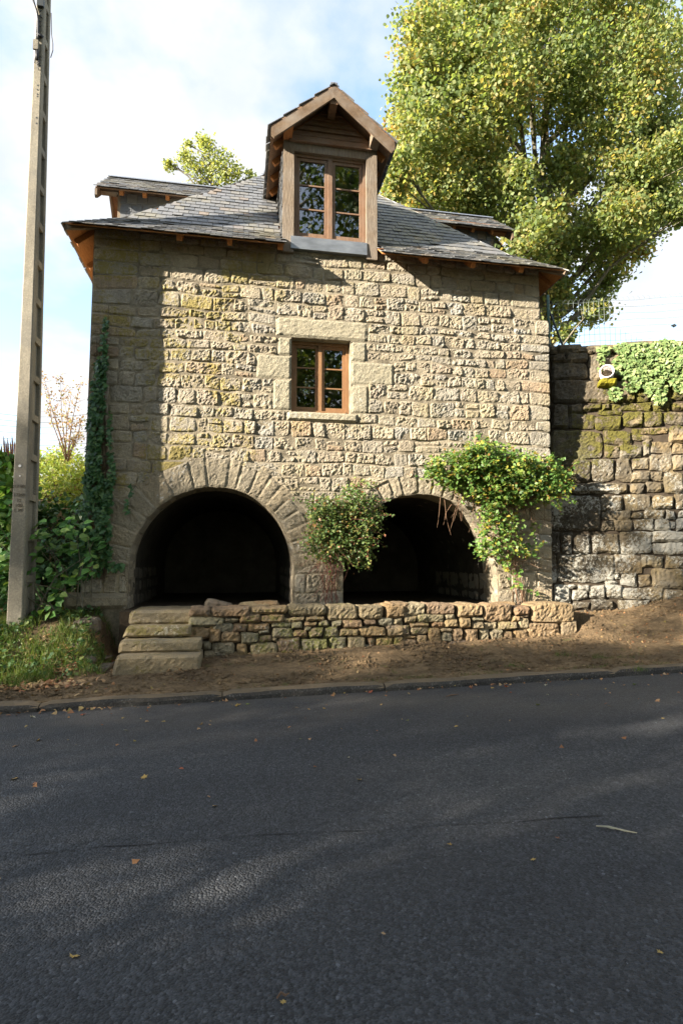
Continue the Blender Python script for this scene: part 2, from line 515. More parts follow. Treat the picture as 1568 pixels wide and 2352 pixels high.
def plain(name, c, rough=0.7, spec=0.4, metal=0.0, var=0.25, bump=0.15):
    m = Mat(name, rough, spec)
    m.b.inputs['Metallic'].default_value = metal
    m.color(m.ramp(m.noise(12, 4), [(0.3, tuple(x * (1 - var) for x in c)), (0.7, tuple(x * (1 + var) for x in c))]))
    m.bump(m.noise(60, 3), bump, 0.004)
    return m.m


M['engrave'] = plain('engraved_tone', (0.10, 0.08, 0.055))  # dark brown for the cast figures on the pole
M['black_cable'] = plain('black_cable', (0.02, 0.02, 0.022), 0.5)
M['white_pvc'] = plain('white_pvc', (0.68, 0.66, 0.64), 0.45, var=0.06)
M['grey_pvc'] = plain('pale_drain_pipe', (0.66, 0.62, 0.60), 0.5, var=0.1)
M['green_metal'] = plain('green_fence_metal', (0.02, 0.07, 0.045), 0.5)
M['dark_metal'] = plain('dark_strut_metal', (0.025, 0.03, 0.03), 0.5)
M['wire'] = plain('galvanised_wire', (0.10, 0.12, 0.115), 0.6)
M['bark'] = wood('tree_bark', [(0.3, (0.07, 0.064, 0.045)), (0.6, (0.16, 0.145, 0.10)), (0.8, (0.22, 0.21, 0.13))], 0.95, (9, 9, 2), 0.9, 0.2)
M['stem'] = plain('dry_stem', (0.16, 0.095, 0.055), 0.9)
M['red_stem'] = plain('reddish_vine_stem', (0.17, 0.07, 0.05), 0.9)
M['dark_stem'] = plain('dark_vine_stem', (0.09, 0.065, 0.04), 0.9)
M['moss'] = plain('cushion_moss', (0.135, 0.12, 0.012), 0.95, 0.1, var=0.5, bump=1.0)
M['room'] = plain('dark_room_wall', (0.06, 0.055, 0.05), 0.9)


def leaf_mat(name, tones, trans=0.45, rough=0.55, patch=None):
    m = Mat(name, rough, 0.35)
    r = m.rnd()
    if patch:
        r = m.math('ADD', m.math('MULTIPLY', r, 0.62), m.math('MULTIPLY', m.ramp(m.noise(patch, 2), [(0.3, 0.0), (0.7, 1.0)]), 0.38))
    c = m.ramp(r, tones)
    m.color(c)
    t = m.n.new('ShaderNodeBsdfTranslucent')
    m.l.new(m.mix(1.0, c, (1.25, 1.2, 0.6), 'MULTIPLY'), t.inputs['Color'])
    x = m.n.new('ShaderNodeMixShader'); x.inputs[0].default_value = trans
    m.l.new(m.b.outputs[0], x.inputs[1]); m.l.new(t.outputs[0], x.inputs[2])
    m.l.new(x.outputs[0], m.n['Material Output'].inputs['Surface'])
    return m.m


M['linden_leaf'] = leaf_mat('autumn_tree_leaf', [(0, (0.112, 0.172, 0.062)), (0.4, (0.186, 0.242, 0.094)), (0.65, (0.273, 0.295, 0.114)), (0.84, (0.408, 0.334, 0.124)), (0.95, (0.521, 0.311, 0.104)), (1, (0.446, 0.172, 0.083))], 0.58, patch=0.55)
M['small_tree_leaf'] = leaf_mat('pale_tree_leaf', [(0, (0.196, 0.241, 0.069)), (0.6, (0.310, 0.356, 0.115)), (1, (0.414, 0.391, 0.138))], 0.45)
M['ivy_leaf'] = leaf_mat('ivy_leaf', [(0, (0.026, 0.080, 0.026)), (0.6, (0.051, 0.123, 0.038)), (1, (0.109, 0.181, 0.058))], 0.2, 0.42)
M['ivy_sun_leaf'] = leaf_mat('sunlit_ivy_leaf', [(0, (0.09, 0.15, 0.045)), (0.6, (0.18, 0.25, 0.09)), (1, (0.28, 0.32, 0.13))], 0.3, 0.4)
M['creeper_leaf'] = leaf_mat('bright_creeper_leaf', [(0, (0.062, 0.137, 0.032)), (0.5, (0.121, 0.220, 0.041)), (0.85, (0.213, 0.274, 0.053)), (0.96, (0.310, 0.255, 0.035)), (1, (0.242, 0.088, 0.035))], 0.4, 0.45)
M['bramble_leaf'] = leaf_mat('dark_bush_leaf', [(0, (0.056, 0.105, 0.028)), (0.6, (0.098, 0.154, 0.039)), (0.85, (0.182, 0.210, 0.049)), (1, (0.252, 0.098, 0.049))], 0.35, 0.45)
M['weed_leaf'] = leaf_mat('low_weed_leaf', [(0, (0.03, 0.075, 0.018)), (0.7, (0.06, 0.12, 0.03)), (1, (0.13, 0.15, 0.04))], 0.35)
M['hazel_leaf'] = leaf_mat('hazel_leaf', [(0, (0.053, 0.150, 0.030)), (0.6, (0.090, 0.210, 0.045)), (1, (0.195, 0.285, 0.075))], 0.4)
M['thicket_leaf'] = leaf_mat('thicket_leaf', [(0, (0.149, 0.242, 0.042)), (0.5, (0.269, 0.339, 0.066)), (0.8, (0.389, 0.372, 0.132)), (1, (0.508, 0.355, 0.197))], 0.45, patch=1.2)
M['dry_leaf'] = leaf_mat('dry_twig_leaf', [(0, (0.276, 0.162, 0.090)), (0.6, (0.391, 0.270, 0.165)), (1, (0.287, 0.324, 0.105))], 0.3, 0.8)
M['grass'] = leaf_mat('grass_blade', [(0, (0.054, 0.106, 0.018)), (0.6, (0.108, 0.167, 0.032)), (1, (0.216, 0.202, 0.081))], 0.35)
M['shade_leaf'] = leaf_mat('broadleaf_leaf', [(0, (0.04, 0.08, 0.015)), (0.6, (0.08, 0.12, 0.02)), (1, (0.16, 0.15, 0.03))], 0.35)
M['litter'] = leaf_mat('fallen_leaf', [(0, (0.20, 0.08, 0.035)), (0.4, (0.32, 0.16, 0.07)), (0.7, (0.42, 0.27, 0.14)), (1, (0.26, 0.2, 0.06))], 0.1, 0.8)
M['yellow_litter'] = leaf_mat('yellow_fallen_leaf', [(0, (0.36, 0.22, 0.05)), (1, (0.42, 0.30, 0.10))], 0.1, 0.75)
M['red_litter'] = leaf_mat('red_fallen_leaf', [(0, (0.32, 0.09, 0.045)), (1, (0.36, 0.12, 0.06))], 0.1, 0.75)
M['pale_litter'] = leaf_mat('pale_fallen_leaf', [(0, (0.36, 0.34, 0.24)), (1, (0.44, 0.40, 0.28))], 0.1, 0.75)
M['green_litter'] = leaf_mat('green_fallen_leaf', [(0, (0.14, 0.19, 0.04)), (1, (0.24, 0.24, 0.06))], 0.1, 0.75)

# ------------------------------------------------------------------ ground
def zroad(x):
    return 0.026 + 0.0195 * x


def gnoise(x, y, s):
    return noise.noise(Vector((x * s, y * s, 7.3)))


def zwall(x):
    if x > -0.5:
        return 0.23 + 0.0345 * (x + 0.5)
    return 0.23 + 0.07 * (x + 0.5)


def ground_h(x, y):
    k = zroad(x) + 0.085
    t = smooth((y + 2.6) / 1.7) if y < -0.9 else 1.0
    t = 0.75 * min(1, max(0, (y + 2.6) / 1.7)) + 0.25 * t
    h = lerp(k, zwall(min(x, 12)), t)
    # bank on the left
    if x < -1.6:
        e = smooth((-1.72 - x) / 0.4)
        h += e * 0.66 * smooth((y + 1.75) / 1.3)
        e2 = smooth((-2.35 - x) / 0.4)
        h += e2 * 2.75 * smooth((y + 0.15) / 3.6)
    # foot of the retaining wall on the right
    if x > 5.3:
        h += smooth((x - 5.3) / 0.4) * 0.27 * smooth((y + 1.45) / 0.9)
        h += smooth((x - 6.4) / 1.3) * 0.22 * smooth((y + 1.9) / 0.8)
    if 5.7 > x > -1.75 and y > -0.85:
        h = min(h, 0.45)
    fall = 1.0 if y > -2.5 else 0.3
    h += fall * (0.02 * gnoise(x, y, 1.1) + 0.014 * gnoise(x, y, 4.0) + 0.014 * gnoise(x + 5, y, 9.0) + 0.013 * abs(gnoise(x + 9, y, 17.0)))
    return h


def brk(coarse_a, a, b, step, coarse_b):
    n = int(round((b - a) / step))
    return list(coarse_a) + [a + (b - a) * i / n for i in range(n + 1)] + list(coarse_b)


def sheet(name, xs, ys, fn, mat, smooth_shade=True):
    v = [(x, y, fn(x, y)) for y in ys for x in xs]
    nx = len(xs)
    f = [(j * nx + i, j * nx + i + 1, (j + 1) * nx + i + 1, (j + 1) * nx + i) for j in range(len(ys) - 1) for i in range(nx - 1)]
    o = obj(name, mesh(name, v, f), mat, None, None, smooth_shade)
    o['kind'] = 'structure'
    return o


xs = brk([-300, -120, -60, -35, -22, -16, -12, -9, -7], -6, 10, 0.045, [11, 13, 16, 22, 40, 80, 200])
ys = brk([], -2.62, 0.4, 0.045, [.6, .8, 1.0, 1.3, 1.6, 2.0, 2.5, 3.0, 3.5, 4.2, 5, 6, 8, 12, 20, 40, 100, 300])
ys[0:0] = [-2.6215]
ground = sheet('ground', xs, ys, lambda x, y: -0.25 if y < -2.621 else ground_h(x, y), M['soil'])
sheet('road', [-300, -60, -20, -8, -4, 0, 4, 8, 12, 20, 60, 200], [-10.4, -8, -6, -4, -2.5], lambda x, y: zroad(max(-40, min(40, x))), M['asphalt'])
sheet('far_verge', [-300, -60, -30, -15, 0, 15, 30, 60, 200], [-300, -80, -30, -20, -14, -11.5, -10.3],
      lambda x, y: zroad(max(-40, min(40, x))) + 0.02 + (0.25 if y < -11 else 0), M['meadow'])

# kerb stones, each a piece of the kerb
kerb = bpy.data.objects.new('kerb', None); col.objects.link(kerb); kerb['kind'] = 'structure'
rk = random.Random(5)
kx = -9.0
KERB_JOINTS = [-9.0, -7.9, -6.9, -5.8, -4.75, -3.6, -2.1, -0.16, 1.74, 4.78, 6.7, 8.6, 10.5, 12.5]
for i in range(len(KERB_JOINTS) - 1):
    a, b = KERB_JOINTS[i] + 0.006, KERB_JOINTS[i + 1] - 0.006
    n = max(8, int((b - a) / 0.1))
    prof = [(-2.735, -0.05), (-2.732, 0.045), (-2.715, 0.078), (-2.68, 0.095), (-2.60, 0.10), (-2.55, 0.07), (-2.52, -0.02)]
    v = []; f = []
    off = rk.uniform(-0.012, 0.012); tw = rk.uniform(-0.01, 0.01)
    if a > 4.7:
        off += 0.03
    for j in range(n + 1):
        x = a + (b - a) * j / n
        for (y, z) in prof:
            q = Vector((x * 3, y * 9, z * 9))
            wear = 0.012 * noise.noise(q) + 0.012 * noise.noise(q * 0.35)
            v.append((x, y + off + tw * (j / n - 0.5) + wear, zroad(x) + z + wear * (1 if z > 0.03 else 0) - (0.02 * (1 if j in (0, n) else 0) if z > 0.05 else 0)))
    m_ = len(prof)
    for j in range(n):
        for k in range(m_ - 1):
            f.append((j * m_ + k, (j + 1) * m_ + k, (j + 1) * m_ + k + 1, j * m_ + k + 1))
    f.append(tuple(range(m_))); f.append(tuple(n * m_ + k for k in reversed(range(m_))))
    centred('kerb_stone', v, f, M['kerb'], kerb)

# the tarred joint along the road
pts = [(60, 1962), (250, 1945), (430, 1932), (640, 1917), (850, 1908), (1000, 1898), (1200, 1887), (1400, 1874)]
road_pts = [hit(px, py, (-0.0195, 0, 1), (0, 0, 0.026)) for px, py in pts]
v = []; f = []
k = 0
for i in range(len(road_pts) - 1):
    for j in range(12):
        p = road_pts[i].lerp(road_pts[i + 1], j / 12)
        w = 0.0015 + 0.007 * max(0, noise.noise(p * 5) + 0.15)
        dy = 0.02 * noise.noise(p * 3.1)
        v += [(p.x, p.y + dy - w, zroad(p.x) + 0.004), (p.x, p.y + dy + w, zroad(p.x) + 0.004)]
        if k:
            f.append((2 * k - 2, 2 * k, 2 * k + 1, 2 * k - 1))
        k += 1
o = obj('road_joint', mesh('road_joint', v, f), M['seam'])
o['kind'] = 'structure'

# ------------------------------------------------------------------ stones
def quad_stone(q, fr, depth, bulge, rough, seed, step=0.045, rnd=0.07, chamfer=0.02, edge=0.006):
    """a hewn stone over the quad q (BL, BR, TR, TL in the wall's own u, v); returns vertices and faces"""
    O, U, V, N = fr
    q = [Vector((p[0], p[1])) for p in q]
    w = ((q[1] - q[0]).length + (q[2] - q[3]).length) / 2
    h = ((q[3] - q[0]).length + (q[2] - q[1]).length) / 2
    nx = max(2, min(26, int(round(w / step)))); ny = max(2, min(16, int(round(h / step))))
    sd = Vector((seed * 3.17 % 97, seed * 7.77 % 89, seed * 1.31 % 83))
    tilt_u = 0.5 * rough * math.sin(seed * 12.9); tilt_v = 0.5 * rough * math.sin(seed * 4.1 + 1)
    P = []

    def pos(u, v, out):
        # u, v in -1..1 ; rounded corners
        uu = u * (1 - rnd * v ** 4); vv = v * (1 - rnd * u ** 4)
        a, b = (uu + 1) / 2, (vv + 1) / 2
        p = (q[0] * (1 - a) + q[1] * a) * (1 - b) + (q[3] * (1 - a) + q[2] * a) * b
        e = max(abs(u), abs(v))
        if e > 0.98:
            p = p + Vector((noise.noise(sd + Vector((p.x * 6, p.y * 6, 0))), noise.noise(sd + Vector((p.x * 6, p.y * 6, 9))))) * (edge * 1.3)
            p = p + Vector((noise.noise(sd + Vector((p.x * 17, p.y * 17, 20))), noise.noise(sd + Vector((p.x * 17, p.y * 17, 29))))) * (edge * 0.8)
        return O + U * p.x + V * p.y + N * out

    for j in range(ny + 1):
        for i in range(nx + 1):
            u = 2 * i / nx - 1; v = 2 * j / ny - 1
            eu = (1 - abs(u)) * w / 2; ev = (1 - abs(v)) * h / 2
            e = min(1.0, min(eu, ev) / max(chamfer * 2.2, 0.02))
            e = math.sqrt(max(0, 1 - (1 - e) ** 2))
            a = q[0].lerp(q[1], i / nx).lerp(q[3].lerp(q[2], i / nx), j / ny)
            z = noise.noise(sd + Vector((a.x * 7, a.y * 7, 3))) * 0.5 + noise.noise(sd + Vector((a.x * 18, a.y * 18, 3))) * 0.65 + noise.noise(sd + Vector((a.x * 36, a.y * 36, 3))) * 0.75
            out = -chamfer + e * (bulge + chamfer + tilt_u * u + tilt_v * v + rough * z)
            P.append(pos(u, v, out))
    F = [(j * (nx + 1) + i, j * (nx + 1) + i + 1, (j + 1) * (nx + 1) + i + 1, (j + 1) * (nx + 1) + i) for j in range(ny) for i in range(nx)]
    rim = [i for i in range(nx + 1)] + [(j) * (nx + 1) + nx for j in range(1, ny + 1)] + [ny * (nx + 1) + i for i in range(nx - 1, -1, -1)] + [j * (nx + 1) for j in range(ny - 1, 0, -1)]
    b0 = len(P)
    for r in rim:
        i, j = r % (nx + 1), r // (nx + 1)
        P.append(pos(2 * i / nx - 1, 2 * j / ny - 1, -depth))
    n = len(rim)
    for k in range(n):
        F.append((rim[(k + 1) % n], rim[k], b0 + k, b0 + (k + 1) % n))
    F.append(tuple(b0 + k for k in reversed(range(n))))
    return P, F


def rect(u0, v0, u1, v1):
    return [(u0, v0), (u1, v0), (u1, v1), (u0, v1)]


def jit(q, r, a):
    return [(p[0] + r.uniform(-a, a), p[1] + r.uniform(-a, a)) for p in q]


# ------------------------------------------------------------------ the house
house = thing('stone_house', 'old granite house with two round arches, slate hip roof and tall wooden dormer', 'house', (1.5, 2.8, 0.88))
FR = (Vector((0, 0, 0)), Vector((1, 0, 0)), Vector((0, 0, 1)), Vector((0, -1, 0)))
XL = -2.40


def x_right(z):
    return 5.44 if z > 6.03 else 5.62 - 0.02 * (6.03 - z)


ARCH = [(-0.40, 1.52, 1.30, 0.47), (3.10, 1.40, 1.375, 0.36)]   # centre x, spring z, radius, ring depth
FLOOR = 0.86
WIN = (0.835, 4.135, 1.86, 5.425)
WIN_BOX = (0.70, 4.0, 2.0, 5.6)

# wall body: columns between openings
brks = sorted(set([XL, 5.43] + [a[0] + a[2] * math.cos(math.pi * k / 24) for a in ARCH for k in range(25)] + [WIN[0], WIN[2]]))


def low_z(x):
    for cx, cz, r, _ in ARCH:
        if abs(x - cx) < r - 1e-6:
            return cz + math.sqrt(r * r - (x - cx) ** 2)
    return None


mb = MB()
TOPZ = 7.08
Y0, Y1 = 0.007, 0.6


def strip(x0, x1, za0, za1, zb0, zb1):
    mb.add([(x0, Y0, za0), (x1, Y0, za1), (x1, Y0, zb1), (x0, Y0, zb0), (x0, Y1, za0), (x1, Y1, za1), (x1, Y1, zb1), (x0, Y1, zb0)],
           [(0, 1, 2, 3), (7, 6, 5, 4), (0, 4, 5, 1), (3, 2, 6, 7)])


for x0, x1 in zip(brks[:-1], brks[1:]):
    xm_ = (x0 + x1) / 2
    lz = low_z(xm_)

    def lo(x):
        if lz is None:
            return 0.2
        for cx, cz, r, _ in ARCH:
            if abs(xm_ - cx) < r:
                return cz + math.sqrt(max(0, r * r - (x - cx) ** 2))
    a0, a1 = lo(x0), lo(x1)
    if WIN[0] - 1e-6 <= x0 and x1 <= WIN[2] + 1e-6:
        strip(x0, x1, a0, a1, WIN[1] - 0.01, WIN[1] - 0.01)
        strip(x0, x1, WIN[3] + 0.01, WIN[3] + 0.01, TOPZ, TOPZ)
    else:
        strip(x0, x1, a0, a1, TOPZ, TOPZ)
# jamb sides, window sides, ends
for cx, cz, r, _ in ARCH:
    for sx in (-1, 1):
        x = cx + sx * r
        mb.add([(x, Y0, 0.2), (x, Y1, 0.2), (x, Y1, cz), (x, Y0, cz)], [(0, 1, 2, 3)])
for x in (WIN[0], WIN[2]):
    mb.add([(x, Y0, WIN[1] - 0.01), (x, Y1, WIN[1] - 0.01), (x, Y1, WIN[3] + 0.01), (x, Y0, WIN[3] + 0.01)], [(0, 1, 2, 3)])
mb.box((5.43, 0.02, 0.2), (5.53, Y1, 6.0))
# left flank, right flank, rear wall
mb.box((XL + 0.02, Y1 + 0.001, 0.2), (XL + 0.55, 5.6, TOPZ))
mb.box((4.95, Y1 + 0.001, 0.2), (5.42, 5.6, TOPZ))
mb.box((XL + 0.551, 5.1, 0.2), (4.949, 5.599, TOPZ))
mb.box((XL + 0.002, 0.009, 0.25), (XL + 0.02, Y1, TOPZ - 0.002))
mb.box((XL + 0.56, 0.61, 3.2), (4.94, 5.09, 3.35))
wall = mb.build('wall', M['mortar'], house)

# vaults behind the arches
vm = MB()
for cx, cz, r, _ in ARCH:
    prof = [(cx + r, FLOOR - 0.3)] + [(cx + r * math.cos(math.pi * k / 20), cz + r * math.sin(math.pi * k / 20)) for k in range(21)] + [(cx - r, FLOOR - 0.3)]
    n = len(prof)
    rr = 1.0
    v = [(x, 0.6, z) for x, z in prof] + [(x, 4.6, z) for x, z in prof]
    vm.add(v, [(k, k + 1, n + k + 1, n + k) for k in range(n - 1)] + [tuple(n + k for k in range(n))])
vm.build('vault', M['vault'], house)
fl = MB(); fl.box((-1.72, -0.5, 0.3), (4.9, 4.7, FLOOR))
fl.build('floor', M['dark_fill'], house)

# dressed stones round the window
dress = []
for nm, x0, y0, x1, y1 in [('lintel', 215, 82, 1222, 352), ('jamb_stone', 238, 322, 392, 562), ('jamb_stone', 3, 566, 386, 822), ('jamb_stone', 186, 828, 382, 1166),
                           ('jamb_stone', 1068, 366, 1202, 640), ('jamb_stone', 1072, 650, 1500, 918), ('jamb_stone', 1066, 924, 1222, 1204), ('window_sill', 330, 1182, 1108, 1296)]:
    A = at(587.9 + x0 * 0.2109, 698.1 + y0 * 0.2109, 0); B = at(587.9 + x1 * 0.2109, 698.1 + y1 * 0.2109, 0)
    dress.append((nm, A.x, B.z, B.x, A.z))
D2 = []
for nm, x0, z0, x1, z1 in dress:
    cxm = (x0 + x1) / 2
    if nm == 'jamb_stone':
        if cxm < 1.3:
            x1 = WIN[0]
        else:
            x0 = WIN[2]
    if nm == 'lintel':
        z0 = WIN[3]; z1 = 5.77
    if nm == 'window_sill':
        z1 = WIN[1]; z0 = 3.965
    D2.append((nm, x0, z0, x1, z1))
LJ = [z for z in (4.14, 4.685, 5.095, 5.42)]
kk = 0
for side in (0, 1):
    z = [4.14, 4.685 - 0.03 * side, 5.095 - 0.03 * side, 5.418]
    js = sorted([d for d in D2 if d[0] == 'jamb_stone' and ((d[1] + d[3]) / 2 > 1.3) == bool(side)], key=lambda d: d[2])
    for i, d in enumerate(js):
        D2[D2.index(d)] = (d[0], d[1], z[i], d[3], z[i + 1] - 0.006)
for i, (nm, x0, z0, x1, z1) in enumerate(D2):
    P, F = quad_stone(rect(x0 + 0.004, z0 + 0.004, x1 - 0.004, z1 - 0.004), FR, 0.30 if nm != 'window_sill' else 0.30, 0.014 + (0.03 if nm == 'window_sill' else 0), 0.009, 300 + i, 0.04, 0.012, 0.007, 0.008)
    centred(nm, P, F, M['dressed'], house)

# voussoirs
rv_ = random.Random(12)
for ai, (cx, cz, r, ring) in enumerate(ARCH):
    if ai == 0:
        cuts = [0, 8.5, 17.5, 26, 34.5, 43, 51, 58.5, 66, 75, 82, 95, 104, 119, 134, 144, 156, 167, 180]
    else:
        cuts = [0, 10, 20, 30, 40, 49, 58, 66, 74, 82, 92, 103, 110, 118, 127, 136, 146, 157, 168, 180]
    for k in range(len(cuts) - 1):
        a0, a1 = R(cuts[k] + 0.12), R(cuts[k + 1] - 0.12)
        L = ring + rv_.uniform(-0.10, 0.12)
        if ai == 0 and cuts[k] > 100:
            L += 0.06
        ro = r + L
        ri = r - 0.002
        q = [(cx + ri * math.cos(a1), cz + ri * math.sin(a1)), (cx + ri * math.cos(a0), cz + ri * math.sin(a0)),
             (cx + ro * math.cos(a0), cz + ro * math.sin(a0)), (cx + ro * math.cos(a1), cz + ro * math.sin(a1))]
        P, F = quad_stone(q, FR, 0.46, 0.010, 0.014, 500 + 40 * ai + k, 0.035, 0.012, 0.005, 0.010)
        centred('voussoir', P, F, M['voussoir'], house)

# courses of rubble
ROWS = [0.86, 1.12, 1.39, 1.62, 1.86, 2.09, 2.33, 2.57, 2.80, 3.03, 3.25, 3.48, 3.70, 3.965, 4.15, 4.42, 4.685, 4.89, 5.095, 5.26, 5.42, 5.60, 5.775, 6.03, 6.26, 6.50, 6.72, 6.92, 7.06]
rs = random.Random(77)
small = MB()
stones = []


def wavy(z, x):
    near = 1.0
    if 0.2 < x < 2.6 and 3.9 < z < 5.9:
        near = 0.25
    if z < 0.95:
        near = 0
    return z + near * 0.05 * noise.noise(Vector((x * 0.8, z * 3.1, 1.7))) + near * 0.045 * noise.noise(Vector((x * 3.3, z * 3.1, 4.7)))


def chord(z):
    out = []
    for cx, cz, r, ring in ARCH:
        if z < cz - 0.08:
            out.append((cx - r, cx + r))
        else:
            RR = r + ring - 0.03
            dz = max(0, z - cz)
            if dz < RR:
                hw = math.sqrt(RR * RR - dz * dz)
                out.append((cx - hw, cx + hw))
            else:
                out.append((cx, cx))
    return out


for ri in range(len(ROWS) - 1):
    z0, z1 = ROWS[ri], ROWS[ri + 1]
    zm = (z0 + z1) / 2
    blocks = []
    for (c0, c1), arch in zip(chord(zm), ARCH):
        if c1 - c0 > 0.05:
            blocks.append((c0, c1, 'arch', arch))
    for nm, x0, b0, x1, b1 in D2:
        if min(z1, b1) - max(z0, b0) > 0.06:
            blocks.append((x0, x1, 'd', None))
    if min(z1, WIN[3]) - max(z0, WIN[1]) > 0.06:
        blocks.append((WIN[0], WIN[2], 'd', None))
    blocks.sort()
    ivs = []
    cur = XL + 0.0; cb = None
    for b in blocks:
        if b[0] > cur + 0.03:
            ivs.append((cur, b[0], cb, b))
        if b[1] > cur:
            cur = b[1]; cb = b
    xr = x_right(zm)
    if xr > cur + 0.03:
        ivs.append((cur, xr, cb, None))
    for (a, b, lb, rb) in ivs:
        xs_ = [a]
        first_quoin = (lb is None)
        last_quoin = (rb is None)
        if first_quoin and b - a > 0.5:
            xs_.append(a + rs.choice([0.32, 0.62, 0.45, 0.7]) * (1.15 if zm > 6.4 else 1))
        endq = rs.choice([0.3, 0.58, 0.42]) if last_quoin and b - a > 0.9 else 0
        lim = b - endq
        while True:
            big = 1.2 if (xs_[-1] < -0.9) else 1.0
            w = rs.choice([rs.uniform(0.17, 0.28), rs.uniform(0.25, 0.38), rs.uniform(0.3, 0.5)]) * big
            if zm > 6.6:
                w *= 1.05
            if xs_[-1] + w > lim - 0.15:
                break
            xs_.append(xs_[-1] + w)
        if endq and lim - xs_[-1] > 0.1:
            xs_.append(lim)
        xs_.append(b)
        xs_ = sorted(set(xs_))
        for i in range(len(xs_) - 1):
            u0, u1 = xs_[i], xs_[i + 1]
            if u1 - u0 < 0.05:
                continue
            g = 0.006
            lx0 = lx1 = u0 + g; rx0 = rx1 = u1 - g
            za, zb = wavy(z0, u0) + g, wavy(z0, u1) + g
            zc, zd = wavy(z1, u1) - g, wavy(z1, u0) - g
            if i == 0 and lb is not None and lb[2] == 'arch' and zm > lb[3][1] - 0.08:
                for_idx = ARCH.index(lb[3])
                lx0, lx1 = chord(za)[for_idx][1] + g, chord(zd)[for_idx][1] + g
            if i == len(xs_) - 2 and rb is not None and rb[2] == 'arch' and zm > rb[3][1] - 0.08:
                for_idx = ARCH.index(rb[3])
                rx0, rx1 = chord(zb)[for_idx][0] - g, chord(zc)[for_idx][0] - g
            sh = rs.uniform(-0.02, 0.02) if 0 < i else 0
            q = [(lx0 + sh * 0.5, za), (rx0, zb), (rx1, zc), (lx1 - sh * 0.5, zd)]
            if q[1][0] - q[0][0] < 0.04 and q[2][0] - q[3][0] < 0.04:
                continue
            quoin = (first_quoin and i == 0) or (last_quoin and i == len(xs_) - 2)
            qs = [q]
            if not quoin and z1 - z0 > 0.19 and u1 - u0 < 0.5 and rs.random() < 0.13:
                t = rs.uniform(0.36, 0.64)
                ml = Vector(q[0]).lerp(Vector(q[3]), t); mr = Vector(q[1]).lerp(Vector(q[2]), t)
                qs = [[q[0], q[1], (mr.x, mr.y - g), (ml.x, ml.y - g)], [(ml.x, ml.y + g), (mr.x, mr.y + g), q[2], q[3]]]
            for qq in qs:
                area = abs((qq[1][0] - qq[0][0] + qq[2][0] - qq[3][0]) / 2 * (qq[3][1] - qq[0][1]))
                stones.append((area, qq, quoin))
cnt = sorted([a for a, q, k in stones if not k], reverse=True)
thr = cnt[min(289, len(cnt) - 1)]
for i, (area, q, quoin) in enumerate(stones):
    flat = rs.random() < 0.18
    left_dim = q[0][0] < -1.1
    bulge = rs.uniform(0.0, 0.014)
    rough = 0.011 if (quoin or flat) else rs.uniform(0.017, 0.030)
    if left_dim:
        rough *= 0.75
    if q[2][1] > 6.45:
        rough *= 0.7
    P, F = quad_stone(jit(q, rs, 0.013 if not quoin else 0.005), FR, 0.16 if not quoin else 0.34, bulge, rough, i + 1, 0.0235, rs.uniform(0.02, 0.12), 0.010, 0.016 if not quoin else 0.007)
    if quoin:
        centred('quoin', P, F, M['facade'], house)
    elif area >= thr:
        centred('stone', P, F, M['facade'], house)
    else:
        small.add(P, F)
o = small.build('small_stones', M['facade'], house); o['kind'] = 'stuff'
print('facade stones', len(stones))
# base block and jamb lining stones
P, F = quad_stone(rect(-2.62, 0.87, -1.70, 1.11), (Vector((0, -0.08, 0)), FR[1], FR[2], FR[3]), 0.4, 0.06, 0.014, 901, 0.06, 0.03, 0.02)
centred('base_stone', P, F, M['voussoir'], house)
rj = random.Random(8)
for cx, cz, r, _ in ARCH:
    for sx in (-1, 1):
        fr = (Vector((cx + sx * r, 0, 0)), Vector((0, sx, 0)), Vector((0, 0, 1)), Vector((-sx, 0, 0)))
        z = FLOOR
        while z < cz - 0.05:
            hgt = min(rj.uniform(0.2, 0.3), cz - z)
            if cz - z - hgt < 0.1:
                hgt = cz - z
            y = 0.0
            while y < 3.0:
                ln = rj.uniform(0.3, 0.6) if y > 0 else rj.uniform(0.35, 0.5)
                ya, yb = y + 0.002, y + ln - 0.002
                ya, yb = (ya, yb) if sx > 0 else (-yb, -ya)
                P, F = quad_stone(rect(ya + .004 * 0, z + 0.002, yb, z + hgt - 0.002), fr, 0.05, 0.004, 0.012, rj.randint(0, 9999), 0.06, 0.01, 0.004, 0.003)
                centred('jamb_lining_stone', P, F, M['voussoir'] if y < 0.2 else (M['bounce_lit_lining'] if cx > 1 and sx > 0 else M['lining']), house)
                y += ln
            z += hgt

cx, cz, r, _ = ARCH[1]
for k in range(7):
    a0_, a1_ = R(k * 11), R(k * 11 + 11)
    am = (a0_ + a1_) / 2
    fr = (Vector((cx + (r + .008) * math.cos(am), 0, cz + (r + .008) * math.sin(am))), Vector((0, 1, 0)), Vector((-math.sin(am), 0, math.cos(am))), Vector((-math.cos(am), 0, -math.sin(am))))
    hw_ = r * (a1_ - a0_) / 2
    y = 0.47
    while y < 2.6:
        ln = rj.uniform(0.3, 0.6)
        P, F = quad_stone(rect(y + .002, -hw_ + .001, y + ln - .002, hw_ - .001), fr, 0.04, 0.004, 0.012, rj.randint(0, 9999), 0.06, 0.01, 0.004, 0.003)
        centred('vault_stone', P, F, M['bounce_lit_lining'], house)
        y += ln
# lower window
wf = part_empty('casement_window', house)


